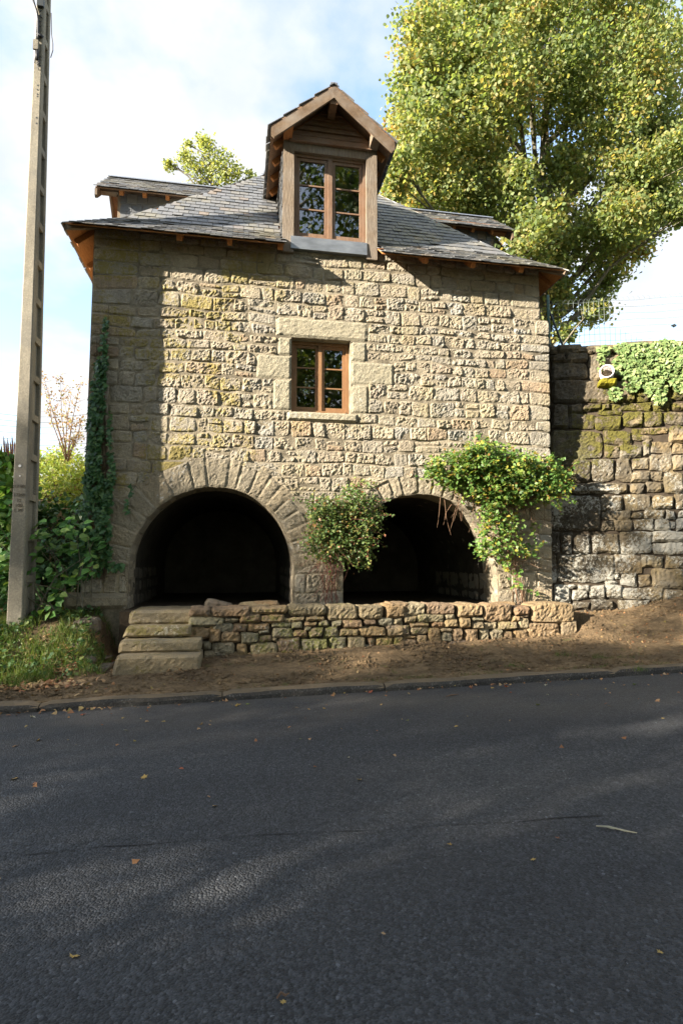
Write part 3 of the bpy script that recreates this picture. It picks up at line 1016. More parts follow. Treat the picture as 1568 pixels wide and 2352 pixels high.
def window(parent, x0, z0, x1, z1, yf, mat, frame=0.055, sash=0.05, mid=0.06, bar=0.022, rail=0.065, recess=0.03):
    b = MB()
    b.box((x0, yf, z0), (x0 + frame, yf + 0.07, z1)); b.box((x1 - frame, yf, z0), (x1, yf + 0.07, z1))
    b.box((x0 + frame, yf, z1 - frame), (x1 - frame, yf + 0.07, z1)); b.box((x0 + frame, yf - 0.012, z0), (x1 - frame, yf + 0.07, z0 + frame * 0.8))
    b.cbuild('window_frame', mat, parent)
    ax0, ax1, az0, az1 = x0 + frame + 0.003, x1 - frame - 0.003, z0 + frame * 0.8 + 0.003, z1 - frame - 0.003
    xm = (ax0 + ax1) / 2
    b = MB(); b.box((xm - mid / 2, yf - 0.004, az0), (xm + mid / 2, yf + 0.022, az1)); b.cbuild('meeting_stile', mat, parent)
    for (sx0, sx1) in ((ax0, xm - 0.002), (xm + 0.002, ax1)):
        b = MB(); y = yf + 0.008
        sb = sash + (mid / 2 if True else 0)
        l = sash if sx0 == ax0 else sb; r = sash if sx1 == ax1 else sb
        b.box((sx0, y + 0.015, az0), (sx0 + l, y + 0.055, az1)); b.box((sx1 - r, y + 0.015, az0), (sx1, y + 0.055, az1))
        b.box((sx0 + l, y + 0.015, az1 - sash), (sx1 - r, y + 0.055, az1)); b.box((sx0 + l, y + 0.015, az0), (sx1 - r, y + 0.055, az0 + rail))
        b.cbuild('sash', mat, parent)
        gx0, gx1, gz0, gz1 = sx0 + l, sx1 - r, az0 + rail, az1 - sash
        H = (gz1 - gz0)
        for k in range(3):
            a = gz0 + H * k / 3 + (bar / 2 if k else 0); c = gz0 + H * (k + 1) / 3 - (bar / 2 if k < 2 else 0)
            t = 0.004 * math.sin(k * 2.1 + x0 * 7 + sx0 * 5)
            centred('pane', [(gx0, y + 0.036 + t, a), (gx1, y + 0.036 - t, a), (gx1, y + 0.036 - t * 0.4, c), (gx0, y + 0.036 + t * 0.5, c)], [(0, 1, 2, 3)], M['glass'], parent)
            if k:
                b = MB(); zc = gz0 + H * k / 3
                b.box((gx0, y + 0.018, zc - bar / 2), (gx1, y + 0.052, zc + bar / 2)); b.cbuild('glazing_bar', mat, parent)


window(wf, WIN[0] + 0.004, WIN[1] + 0.02, WIN[2] - 0.004, WIN[3] - 0.004, 0.17, M['frame_wood'])
b = MB(); b.box((WIN[0] + 0.002, 0.16, WIN[1] - 0.008), (WIN[2] - 0.002, 0.5, WIN[1] + 0.018)); b.cbuild('inner_sill', M['frame_wood'], wf)

# ------------------------------------------------------------------ roof
EX0, EX1, EY0, EY1, EZ = -2.775, 5.80, -0.40, 6.0, 6.855
S1, S2, RB, RT_ = 0.80, 1.13, 0.70, 3.2


def roof_z(r):
    return EZ + S1 * r if r < RB else EZ + S1 * RB + S2 * (r - RB)


def ring_pts(r, dz=0.0):
    z = roof_z(r) + dz
    return [Vector((EX0 + r, EY0 + r, z)), Vector((EX1 - r, EY0 + r, z)), Vector((EX1 - r, EY1 - r, z)), Vector((EX0 + r, EY1 - r, z))]


roof = MB()


def deck(poly):
    """a board panel: polygon of (corner index side, run, along) given as points on the roof surface, 2.2 cm thick"""
    n = len(poly)
    top = [Vector(p) + Vector((0, 0, -0.008)) for p in poly]; bot = [Vector(p) + Vector((0, 0, -0.030)) for p in poly]
    roof.add(top + bot, [tuple(range(n)), tuple(n + i for i in reversed(range(n)))] + [(i, n + i, n + (i + 1) % n, (i + 1) % n) for i in range(n)])


def fp(x, r):
    return Vector((x, EY0 + r, roof_z(r)))


RI = 0.012
RD = 1.75
c0, c1, c2 = ring_pts(RI), ring_pts(RB), ring_pts(RT_ - 0.001)
for i in (1, 2, 3):
    j = (i + 1) % 4
    deck([c0[i], c0[j], c1[j], c1[i]]); deck([c1[i], c1[j], c2[j], c2[i]])
DX0, DX1 = 0.672, 2.335
deck([c0[0], fp(DX0, RI), fp(DX0, RB), c1[0]]); deck([fp(DX1, RI), c0[1], c1[1], fp(DX1, RB)])
deck([c1[0], fp(DX0, RB), fp(DX0, RD), fp(EX0 + RD, RD)]); deck([fp(DX1, RB), c1[1], fp(EX1 - RD, RD), fp(DX1, RD)])
deck([fp(EX0 + RD, RD), fp(EX1 - RD, RD), c2[1], c2[0]])
roof_o = roof.build('roof', M['raw_wood'], house)
ZR = roof_z(RT_)
mb = MB(); mb.bar((EX0 + RT_, 2.8, ZR + 0.02), (EX1 - RT_, 2.8, ZR + 0.02), 0.2, 0.03); mb.cbuild('ridge_cap', M['ridge'], roof_o)

for (xa_, sxx) in ((EX0, 1), (EX1, -1)):
    mb = MB()
    for (r0, r1) in ((0.0, RB), (RB, RT_)):
        mb.bar((xa_ + sxx * r0, EY0 + r0, roof_z(r0) - 0.012), (xa_ + sxx * r1, EY0 + r1, roof_z(r1) - 0.012), 0.05, 0.02)
    mb.cbuild('hip_edge', M['slate'], roof_o)
SLATE_W = 0.178
slates_far = MB()
slate_list = []
rsl = random.Random(3)


def slate_face(O, U, V, N, u_lo, u_hi, v0, v1, expo, keep, lst, width=SLATE_W, seed=0):
    """rows of slates; u_lo(v), u_hi(v) bound the face"""
    nrow = int(math.ceil((v1 - v0) / expo - 0.3))
    for k in range(nrow):
        va = v0 + k * expo
        vb = min(va + expo * 1.55, v1 + 0.02)
        vm = va + expo * 0.5
        lo_, hi_ = u_lo(va), u_hi(va)
        u = math.floor(lo_ / width) * width - (width / 2 if k % 2 else 0)
        while u < hi_:
            ww = width
            a, c = max(u, lo_), min(u + ww, hi_)
            if c - a > 0.03 and keep(O + U * ((a + c) / 2) + V * vm):
                a2, c2 = max(a, u_lo(vb)), min(c, u_hi(vb))
                if c2 - a2 < 0.02:
                    continue_ = True; u += ww; continue
                j1, j2 = rsl.gauss(0, 0.006) - (0.02 if rsl.random() < 0.03 else 0), abs(rsl.gauss(0, 0.006))
                g = 0.004
                P = []
                for w_off in (0.0, 0.011):
                    for (uu, vv, ww_) in ((a + g, va + j1, 0.016 + j2), (c - g, va + j1 + rsl.uniform(-0.003, 0.003), 0.016 + j2), (c2 - g, vb, 0.001), (a2 + g, vb, 0.001)):
                        P.append(O + U * uu + V * vv + N * (ww_ + w_off))
                full = abs((c - a) - width) < 0.002 and abs((c2 - a2) - width) < 0.002
                lst.append((P, full))
            u += ww


def dormer_hole(p):
    return not (0.66 < p.x < 2.36 and p.y < 1.75)


front = []
for (r0, r1, s_) in ((0, RB, S1), (RB, RT_, S2)):
    ln = math.hypot(1, s_)
    V = Vector((0, 1, s_)).normalized(); N = Vector((0, -s_, 1)).normalized()
    O = Vector((0, EY0 + r0, roof_z(r0)))
    slate_face(O, Vector((1, 0, 0)), V, N, lambda v, r0=r0, ln=ln: EX0 + r0 + v / ln, lambda v, r0=r0, ln=ln: EX1 - r0 - v / ln,
               -0.025 if r0 == 0 else -0.01, (r1 - r0) * ln, 0.125 if r0 == 0 else 0.185, dormer_hole, front)
    # the other three faces
    for (UU, VV, NN, OO, lo0, hi0) in (
            (Vector((0, -1, 0)), Vector((1, 0, s_)).normalized(), Vector((-s_, 0, 1)).normalized(), Vector((EX0 + r0, 0, roof_z(r0))), -EY1, -EY0),
            (Vector((0, 1, 0)), Vector((-1, 0, s_)).normalized(), Vector((s_, 0, 1)).normalized(), Vector((EX1 - r0, 0, roof_z(r0))), EY0, EY1),
            (Vector((-1, 0, 0)), Vector((0, -1, s_)).normalized(), Vector((0, s_, 1)).normalized(), Vector((0, EY1 - r0, roof_z(r0))), -EX1, -EX0)):
        lst = []
        slate_face(OO, UU, VV, NN, lambda v, r0=r0, ln=ln, lo0=lo0: lo0 + r0 + v / ln, lambda v, r0=r0, ln=ln, hi0=hi0: hi0 - r0 - v / ln,
                   -0.025 if r0 == 0 else -0.01, (r1 - r0) * ln, 0.125 if r0 == 0 else 0.185, lambda p: True, lst)
        for P, full in lst:
            slates_far.add(P, BOXF)
# the nearest whole slates are pieces of their own
order = sorted([i for i, (P, full) in enumerate(front) if full], key=lambda i: (0 if front[i][0][0].z > roof_z(RB) - 0.01 else 1, front[i][0][0].y))
single = set(order[:296])
proto = {}
for i, (P, full) in enumerate(front):
    if i in single:
        centred('slate', P, BOXF, M['slate'], roof_o)
    else:
        slates_far.add(P, BOXF)
print('front slates', len(front))

# rafter tails under the eaves
for px, py in ((414, 547), (528, 560), (643, 572), (973, 597), (1080, 607), (1190, 620)):
    x = at(px, py, -0.2).x
    mb = MB(); mb.bar((x, -0.31, EZ + 0.09 * S1 - 0.1), (x, 0.02, EZ + 0.42 * S1 - 0.1), 0.085, 0.09)
    mb.cbuild('rafter_tail', M['raw_wood'], roof_o)
for y in (0.15, 0.95, 1.75, 2.6, 3.5, 4.4, 5.3):
    for sx, x0 in ((1, EX0), (-1, EX1)):
        mb = MB(); mb.bar((x0 + sx * 0.07, y, EZ + 0.07 * S1 - 0.09), (x0 + sx * 0.42, y, EZ + 0.42 * S1 - 0.09), 0.08, 0.09)
        mb.cbuild('rafter_tail', M['raw_wood'], roof_o)
for sx, x0 in ((1, EX0), (-1, EX1)):   # hip rafters at the corners
    mb = MB(); mb.bar((x0 + sx * 0.04, EY0 + 0.04, EZ - 0.05), (x0 + sx * 0.46, EY0 + 0.46, EZ + 0.42 * S1 - 0.09), 0.1, 0.07)
    mb.cbuild('hip_rafter', M['barge_wood'], roof_o)

# ------------------------------------------------------------------ dormers
def dormer(name, T, full):
    """T maps the front dormer's own coordinates to the place of this one"""
    def mt(P):
        return [T @ Vector(p) for p in P]
    D = part_empty(name, house)
    XA, XB, XC = 0.41, 2.575, 1.4925
    ZE, ZA = 8.885, 9.79
    YF, YB = -0.45, 3.0

    def put(nm, mbx, mat):
        return centred(nm, mt(mbx.v), mbx.f, mat, D)

    def box(nm, a, b, mat):
        m_ = MB(); m_.box(a, b); return put(nm, m_, mat)
    for x0, x1 in ((0.665, 0.85), (2.135, 2.325)):
        m_ = MB()
        m_.tube([(0, 0, 0), (0, 0, 0.01)], 0.01)
        m_ = MB()
        nz_ = 10
        for k in range(nz_ + 1):
            z = 6.90 + (8.95 - 6.90) * k / nz_
            w = 0.006 * noise.noise(Vector((x0 * 9, 3, z * 2.3)))
            m_.v += [Vector((x0 + w, -0.07 + w, z)), Vector((x1 - w * 0.7, -0.07 + w * 0.5, z)), Vector((x1 - w, 0.09, z)), Vector((x0, 0.09, z))]
            if k:
                bq = 4 * (k - 1)
                m_.f += [(bq + i, bq + (i + 1) % 4, bq + 4 + (i + 1) % 4, bq + 4 + i) for i in range(4)]
        m_.f += [(3, 2, 1, 0), tuple(4 * nz_ + i for i in range(4))]
        put('post', m_, M['post_wood'])
    box('header_beam', (0.852, -0.062, 8.755), (2.133, 0.08, 8.90), M['post_wood'])
    # overlapping boards of the gable
    zt = 8.905
    hgts = [0.15, 0.125, 0.12, 0.12, 0.12, 0.12, 0.12]
    for k, hh in enumerate(hgts):
        def half(z):
            return max(0.0, (ZA - 0.13 - z) / (ZA - ZE) * (XB - XA) / 2)
        w0, w1 = min(half(zt), 0.73), min(half(zt + hh), 0.73)
        if w0 < 0.05:
            break
        y0 = -0.085 if k == 0 else -0.05
        m_ = MB()
        m_.add([(XC - w0, y0 - 0.04, zt), (XC + w0, y0 - 0.04, zt), (XC + w0, y0 + 0.03, zt), (XC - w0, y0 + 0.03, zt),
                (XC - w1, y0 + 0.006, zt + hh), (XC + w1, y0 + 0.006, zt + hh), (XC + w1, y0 + 0.03, zt + hh), (XC - w1, y0 + 0.03, zt + hh)], BOXF)
        put('plank', m_, M['plank_wood'])
        zt += hh - 0.012
    # purlins
    for x in (0.73, 2.255):
        box('purlin', (x - 0.075, -0.40, 8.93), (x + 0.075, 2.2, 9.10), M['raw_wood'] if x < 1 else M['barge_wood'])
    box('purlin', (XC - 0.065, -0.42, 9.42), (XC + 0.065, 2.5, 9.58), M['plank_wood'])
    # roof planes with deck, slates, barge boards
    sl = (ZA - ZE) / (XC - XA)
    for sx, xe in ((1, XA), (-1, XB)):
        U_ = Vector((0, 1, 0)); V_ = Vector((sx, 0, sl)).normalized(); N_ = Vector((-sx * sl, 0, 1)).normalized()
        O_ = Vector((xe, 0, ZE))
        L_ = math.hypot(XC - XA, ZA - ZE)
        m_ = MB(); m_.fbox(O_, U_, V_, N_, YF + 0.005, YB, 0.0, L_ - 0.01, -0.055, -0.03); put('roof_boards', m_, M['plank_wood'])
        lst = []
        slate_face(O_, U_, V_, N_, lambda v: YF - 0.02, lambda v: YB, -0.03, L_, 0.17, lambda p: True, lst)
        for P, fu in lst:
            slates_far.add(mt([p + Vector((0, 0, -0.03)) for p in P]), BOXF)
        xa_ = xe + sx * 0.02
        pr = [(xa_, ZE - 0.075 + 0.02 * sl), (XC - sx * 0.001, ZA - 0.075), (XC - sx * 0.001, ZA - 0.275), (xa_ + sx * 0.05, ZE - 0.24 + 0.02 * sl), (xa_, ZE - 0.2 + 0.02 * sl)]
        n5 = len(pr)
        m_ = MB(); m_.add([(x, YF - 0.005, z) for x, z in pr] + [(x, YF + 0.04, z) for x, z in pr],
                          [tuple(range(n5)), tuple(n5 + i for i in reversed(range(n5)))] + [(i, n5 + i, n5 + (i + 1) % n5, (i + 1) % n5) for i in range(n5)])
        put('barge_board', m_, M['barge_wood'])
        for y in (-0.02, 0.42, 0.86, 1.3):
            m_ = MB(); m_.fbox(O_, U_, V_, N_, y, y + 0.07, 0.05, L_ - 0.1, -0.15, -0.056); put('rafter', m_, M['raw_wood'])
    # cheeks hung with slates
    for x, sx in ((0.69, -1), (2.30, 1)):
        m_ = MB()
        m_.add([(x, 0.02, 6.95), (x, 0.02, 8.95), (x, 1.75, 8.95), (x + sx * 0.02, 0.02, 6.95), (x + sx * 0.02, 0.02, 8.95), (x + sx * 0.02, 1.75, 8.95)],
               [(0, 1, 2), (5, 4, 3), (0, 3, 4, 1), (1, 4, 5, 2), (2, 5, 3, 0)])
        put('cheek', m_, M['plank_wood'])
        lst = []
        slate_face(Vector((x + sx * 0.02, 0, 6.95)), Vector((0, -sx, 0)), Vector((0, 0, 1)), Vector((sx, 0, 0)),
                   (lambda v: -1.75) if sx > 0 else (lambda v: -0.02), (lambda v: 0.02) if sx > 0 else (lambda v: 1.75), 0.0, 1.95, 0.16,
                   lambda p: p.z > 7.0 + (p.y + 0.0) * 1.05, lst, 0.2)
        for P, fu in lst:
            slates_far.add(mt(P), BOXF)
    m_ = MB(); m_.bar((XC, YF, ZA + 0.0), (XC, YB, ZA + 0.0), 0.12, 0.02); put('ridge_strip', m_, M['ridge'])
    if full:
        window(D, 0.852, 7.20, 2.133, 8.752, 0.0, M['worn_frame'], frame=0.05, sash=0.055, mid=0.075, bar=0.025, rail=0.075)
        m_ = MB()
        m_.add([(0.80, -0.10, 6.955), (2.136, -0.10, 6.955), (2.136, -0.085, 7.185), (0.80, -0.085, 7.185), (0.80, 0.02, 6.955), (2.136, 0.02, 6.955), (2.136, 0.05, 7.2), (0.80, 0.05, 7.2)], BOXF)
        put('zinc_apron', m_, M['zinc'])
    else:
        m_ = MB(); m_.box((0.852, 0.0, 7.0), (2.133, 0.03, 8.752)); put('window_panel', m_, M['plank_wood'])
    return D


dormer('dormer', Matrix.Identity(4), True)
# same dormer on the two sides: turned a quarter, flush with the side walls
Tl = Matrix.Translation((XL, 2.8, 0)) @ Matrix.Rotation(R(-90), 4, 'Z') @ Matrix.Translation((-1.4925, 0, 0))
Tr = Matrix.Translation((5.40, 2.8, 0)) @ Matrix.Rotation(R(90), 4, 'Z') @ Matrix.Translation((-1.4925, 0, 0))
dormer('dormer', Tl, False)
dormer('dormer', Tr, False)
o = slates_far.build('slates', M['slate'], house); o['kind'] = 'stuff'
mb = MB(); mb.box((XL + 0.6, 0.65, 6.9), (4.9, 5.05, 6.95)); mb.build('attic_floor', M['room'], house)

# ------------------------------------------------------------------ low dry stone wall, traced stone by stone
low = thing('low_stone_wall', 'low rubble wall of mixed brown stones in front of the two arches', 'wall', (2.3, -0.7, 0.2))
Z3 = ((450, 1480), 550 / 1568)
Z4 = ((950, 1480), 550 / 1568)
L3 = [(66, 90, 215, 175), (220, 92, 498, 178), (505, 108, 765, 162), (770, 105, 1045, 173), (1050, 100, 1265, 198), (1275, 98, 1447, 194), (1460, 104, 1600, 190),
      (64, 178, 315, 248), (320, 186, 425, 220), (430, 155, 572, 222), (578, 162, 740, 218), (742, 178, 892, 216), (900, 172, 1034, 210), (654, 220, 792, 256), (798, 216, 875, 272), (880, 212, 978, 250), (982, 208, 1070, 252), (1080, 204, 1158, 252), (1160, 200, 1308, 258), (1314, 195, 1402, 240), (1406, 190, 1518, 250),
      (56, 250, 205, 342), (208, 265, 294, 364), (240, 222, 378, 278), (382, 226, 474, 290), (480, 224, 648, 280), (294, 284, 432, 360), (434, 286, 558, 370), (560, 274, 638, 304), (558, 306, 655, 364), (658, 256, 806, 326), (810, 274, 910, 328), (882, 248, 940, 284), (918, 254, 1024, 328), (1020, 250, 1124, 332), (1130, 260, 1270, 318), (1272, 246, 1468, 320), (1470, 246, 1600, 318),
      (152, 352, 226, 414), (236, 362, 386, 432), (396, 366, 478, 438), (500, 362, 702, 480), (692, 330, 852, 410), (854, 332, 1058, 402), (1062, 322, 1190, 402), (1198, 320, 1324, 374), (1196, 372, 1264, 402), (1338, 328, 1388, 370), (1392, 326, 1526, 415), (1266, 374, 1392, 425), (165, 414, 306, 476), (310, 436, 466, 478), (706, 406, 932, 468), (964, 404, 1124, 438), (1130, 402, 1262, 432), (936, 404, 960, 438), (1530, 350, 1600, 405), (1524, 318, 1600, 348), (660, 328, 692, 356), (205, 246, 238, 266)]
L4 = [(180, 106, 320, 170), (324, 102, 540, 160), (546, 104, 738, 180), (742, 108, 936, 208), (955, 108, 1070, 166), (1076, 94, 1392, 220), (60, 106, 212, 188),
      (98, 184, 162, 240), (168, 170, 262, 228), (266, 156, 458, 222), (464, 150, 538, 194), (462, 196, 558, 256), (562, 186, 650, 264), (656, 182, 742, 212), (652, 214, 736, 264), (740, 212, 832, 270), (832, 212, 976, 276), (944, 168, 1004, 212), (1006, 168, 1066, 188), (982, 190, 1068, 268), (1050, 222, 1280, 306), (1282, 208, 1408, 316),
      (44, 236, 210, 318), (216, 250, 334, 308), (216, 222, 352, 250), (362, 214, 456, 256), (342, 258, 430, 342), (428, 254, 520, 292), (438, 292, 516, 334), (518, 262, 592, 340), (596, 268, 704, 346), (710, 266, 782, 348), (780, 270, 876, 350), (868, 276, 942, 322), (942, 268, 1050, 326), (96, 316, 172, 350), (174, 310, 256, 338), (262, 310, 334, 346), (104, 340, 266, 410), (268, 344, 444, 398), (444, 340, 482, 386), (486, 340, 652, 390), (656, 350, 822, 390), (828, 342, 912, 386), (912, 322, 990, 348), (914, 348, 990, 374), (992, 308, 1176, 372), (1180, 312, 1222, 356)]
TOP_Y = -0.9
rl = random.Random(21)


def wall_pt(zoom, x, y):
    (ox, oy), s_ = zoom
    return at((ox + x * s_) * 0.91857, (oy + y * s_) * 0.91857, TOP_Y)


boxes = []
for zoom, L in ((Z3, L3), (Z4, L4)):
    for (x0, y0, x1, y1) in L:
        A_ = wall_pt(zoom, x0, y0); B3 = wall_pt(zoom, x1, y1)
        boxes.append([A_.x, B3.z, B3.x, A_.z])
fl_ = (Vector((0, TOP_Y, 0)), Vector((1, 0, 0)), Vector((0, 0, 1)), Vector((0, -1, 0)))
for i, (x0, z0, x1, z1) in enumerate(boxes):
    g = 0.003
    top = z1 > 0.885
    # stones at the foot sink into the soil
    z0b = z0 - (0.06 if z0 < zwall((x0 + x1) / 2) + 0.06 else 0)
    q = jit(rect(x0 + g, z0b + g, x1 - g, z1 - g), rl, 0.014)
    dp = 0.2
    if top:
        dp = rl.uniform(0.32, 0.44)
        zt = 0.955 + rl.uniform(-0.02, 0.014)
        q[2] = (q[2][0], zt + rl.uniform(-0.012, 0.008)); q[3] = (q[3][0], zt + rl.uniform(-0.012, 0.008))
    P, F = quad_stone(q, fl_, dp, rl.uniform(0.0, 0.05), 0.026, 2000 + i, 0.032, rl.uniform(0.04, 0.14), 0.022, 0.016)
    centred('stone', P, F, M['low_wall'], low)
b = MB(); b.box((-0.64, TOP_Y + 0.06, 0.05), (5.33, TOP_Y + 0.38, 0.88)); b.build('rubble_core', M['dark_fill'], low)
# inner face stones seen over the top
for i, (px0, py0, px1, py1) in enumerate([(473, 1373, 520, 1392), (545, 1383, 622, 1388), (570, 1381, 640, 1386), (860, 1387, 930, 1390), (985, 1386, 1060, 1390), (1135, 1384, 1185, 1390), (1205, 1383, 1290, 1388)]):
    A_ = at(px0, py0, -0.45); B3 = at(px1, py1, -0.45)
    lab = ['tilted loose slab lying behind the left end of the low wall', 'flat loose slab lying on the back of the low wall before the left arch', 'flat reddish slab lying behind the low wall before the left arch',
           'thin flat stone on the back of the low wall by the middle bush', 'thin flat stone on the back of the low wall before the right arch', 'mossy flat stone behind the low wall under the right bush', 'long flat stone on the far right end of the low wall'][i]
    qd = jit(rect(A_.x, min(B3.z, 0.93) - 0.1, B3.x, A_.z), rl, 0.02)
    if i == 0:
        qd[2] = (qd[2][0] + .1, qd[2][1] - .1); qd[1] = (qd[1][0] + .14, qd[1][1])
    P, F = quad_stone(qd, (Vector((0, -0.5, 0)), fl_[1], fl_[2], fl_[3]), 0.22, 0.02, 0.02, 2300 + i, 0.05, 0.15, 0.03)
    o = centred('loose_stone', P, F, M['rock'] if i == 0 else M['low_wall'])  # tilted slab coloured darker to stand for the shade of the arch
    tag(o, lab, 'stone', 'loose stones behind the low wall')

# ------------------------------------------------------------------ steps
steps = thing('stone_steps', 'four worn granite steps left of the low wall leading up to the left arch', 'steps', (-1.1, -1.2, 0.15))
SY = [-0.85, -1.06, -1.30, -1.56]
SP = [(295, 1403, 436, 1438), (281, 1438, 438, 1467), (272, 1473, 461, 1502), (254, 1508, 461, 1541)]
for i, ((px0, py0, px1, py1), y) in enumerate(zip(SP, SY)):
    A_ = at(px0, py0, y); B3 = at(px1, py1, y)
    x0, x1, z1, z0 = A_.x, B3.x, A_.z, B3.z
    if i == 0:
        x1 = -0.15
    q = rect(x0, z0 - (0.1 if i == 3 else -0.034), x1, z1 - 0.004)
    q[3] = (q[3][0] + (0.07 if i in (1, 3) else 0.02), q[3][1])
    P, F = quad_stone(q, (Vector((0, y, 0)), fl_[1], fl_[2], fl_[3]), 0.5 if i else 0.9, 0.012, 0.010, 2400 + i, 0.035, 0.012 if i else 0.03, 0.018, 0.006)
    centred('step', P, F, M['step'], steps)

# stones in the earth beside the steps
rocks = [(196, 1420, 60, 30, -0.75, 'grey stone half buried in the earth left of the top step'), (243, 1437, 26, 26, -0.95, 'small brown stone in the earth beside the second step'), (262, 1470, 34, 24, -1.15, 'brown stone lying against the end of the third step'),
         (240, 1488, 40, 30, -1.3, 'angular grey stone in the earth beside the lowest step'), (205, 1492, 34, 22, -1.25, 'flat stone in the earth under the leafy bank'), (165, 1470, 36, 20, -1.1, 'stone under the leaves at the foot of the bank')]
for i, (px, py, w, h, y, lab) in enumerate(rocks):
    c = at(px, py, y); sc = 10.0 / F_PX * 0.86
    gz = ground_h(c.x, y); hh_ = h * sc * 0.55
    q = jit(rect(c.x - w * sc * .42, gz - 0.12, c.x + w * sc * .42, gz + hh_), rl, 0.04)
    P, F = quad_stone(q, (Vector((0, y, 0)), fl_[1], fl_[2], fl_[3]), 0.2, 0.03, 0.05, 2500 + i, 0.04, 0.16, 0.03, 0.03)
    o = centred('rock', P, F, M['rock']); tag(o, lab, 'stone', 'stones in the earth by the steps')

# ------------------------------------------------------------------ retaining wall on the right
ret = thing('retaining_wall', 'tall dark retaining wall with moss and white lichen right of the house', 'wall', (7.5, -0.2, 0.7))
th = R(18)
RU = Vector((math.cos(th), -math.sin(th), 0))
RN0 = Vector((-math.sin(th), -math.cos(th), 0))
BAT = 0.155
RV = Vector((0, 0, 1)) - RN0 * BAT
RNN = RU.cross(RV).normalized()
RO = Vector((5.5, 0.28, 0)) + RN0 * (BAT * 2.3)
RV_ = RV
FRR = (RO, RU, RV_, RNN)


def ret_uv(px, py):
    p = hit(px, py, RNN, RO)
    d = p - RO
    v = p.z
    u = (d - RV_ * v).dot(RU)
    return u, v


def ret_pt(u, v, w=0.0):
    return RO + RU * u + RV_ * v + RNN * w


RB_ = [(272, 455, 505, 500), (272, 502, 350, 547), (352, 492, 470, 548), (272, 550, 470, 638), (472, 505, 540, 640), (272, 641, 590, 766), (272, 770, 370, 905), (372, 822, 505, 905), (372, 770, 435, 820), (437, 770, 545, 806),
       (272, 910, 550, 1055), (272, 1060, 335, 1190), (337, 1060, 488, 1190), (490, 1060, 618, 1185), (300, 1195, 685, 1250), (272, 1255, 535, 1450), (272, 1195, 298, 1252), (540, 1254, 660, 1338), (540, 1340, 700, 1386), (540, 1390, 605, 1450), (265, 1455, 322, 1570), (324, 1455, 390, 1570), (394, 1468, 486, 1570), (488, 1455, 640, 1570), (645, 1455, 812, 1570), (303, 1576, 608, 1725), (265, 1576, 300, 1725), (612, 1574, 760, 1674), (765, 1574, 875, 1650),
       (285, 1735, 375, 1830), (380, 1760, 470, 1822), (360, 1728, 408, 1758), (412, 1730, 478, 1776), (480, 1738, 560, 1812), (562, 1738, 650, 1812), (566, 1710, 622, 1735), (655, 1745, 876, 1818), (806, 1654, 985, 1755), (640, 1678, 738, 1742), (742, 1680, 803, 1742), (612, 1678, 638, 1712), (395, 1826, 480, 1872), (480, 1816, 612, 1872), (622, 1820, 740, 1872), (745, 1822, 802, 1872), (805, 1824, 866, 1862), (868, 1824, 985, 1872), (285, 1834, 393, 1875), (878, 1760, 985, 1820),
       (548, 768, 590, 806), (593, 766, 806, 808), (810, 756, 908, 808), (912, 760, 985, 806), (525, 806, 650, 824), (505, 828, 650, 906), (653, 812, 765, 890), (768, 812, 873, 890), (876, 812, 985, 880), (555, 908, 700, 985), (555, 988, 640, 1056), (643, 988, 760, 1056), (703, 930, 802, 962), (703, 895, 900, 928), (762, 965, 806, 1056), (810, 968, 912, 1032), (916, 978, 985, 1034), (902, 885, 985, 974), (622, 1060, 700, 1185), (703, 1060, 800, 1120), (703, 1123, 800, 1185), (803, 1036, 920, 1130), (923, 1038, 985, 1124), (803, 1134, 870, 1178), (690, 1190, 770, 1250), (772, 1182, 864, 1242), (868, 1130, 985, 1250), (662, 1256, 812, 1336), (816, 1256, 930, 1330), (934, 1256, 985, 1332), (703, 1340, 762, 1384), (766, 1338, 884, 1384), (888, 1336, 938, 1390), (942, 1336, 985, 1380), (608, 1390, 706, 1448), (710, 1388, 816, 1446), (820, 1388, 906, 1440), (908, 1394, 938, 1440), (940, 1384, 985, 1440), (816, 1446, 985, 1506), (816, 1510, 985, 1572), (880, 1578, 985, 1650),
       (508, 455, 600, 500), (545, 502, 640, 560), (545, 562, 640, 638), (592, 640, 720, 762), (724, 690, 806, 752), (645, 470, 760, 540), (645, 544, 740, 636), (744, 544, 860, 600), (744, 604, 830, 686), (834, 604, 920, 690), (764, 456, 880, 540), (884, 440, 985, 530), (864, 534, 985, 600), (924, 604, 985, 750), (810, 692, 920, 752)]
rr_ = random.Random(31)
ub_max = 0
cells = []
for (x0, y0, x1, y1) in RB_:
    xa, ya, xb, yb = [(1250 + x0 * 0.46775) * 0.91857, (650 + y0 * 0.46775) * 0.91857, (1250 + x1 * 0.46775) * 0.91857, (650 + y1 * 0.46775) * 0.91857]
    cells.append((ret_uv(xa, yb), ret_uv(xb, yb), ret_uv(xb, ya), ret_uv(xa, ya)))
for i, q in enumerate(cells):
    q = [Vector(p) for p in q]
    c = (q[0] + q[1] + q[2] + q[3]) / 4
    q = [p + (c - p).normalized() * 0.006 for p in q]
    if c.x < 0.6:
        q = [Vector((p.x - (0.25 if p.x < 0.1 else 0), p.y)) for p in q]
    P, F = quad_stone(jit(q, rr_, 0.026), FRR, 0.28, rr_.uniform(0, 0.05), 0.026, 3000 + i, 0.04, rr_.uniform(0.02, 0.09), 0.016, 0.018)
    centred('stone', P, F, M['retaining'], ret)
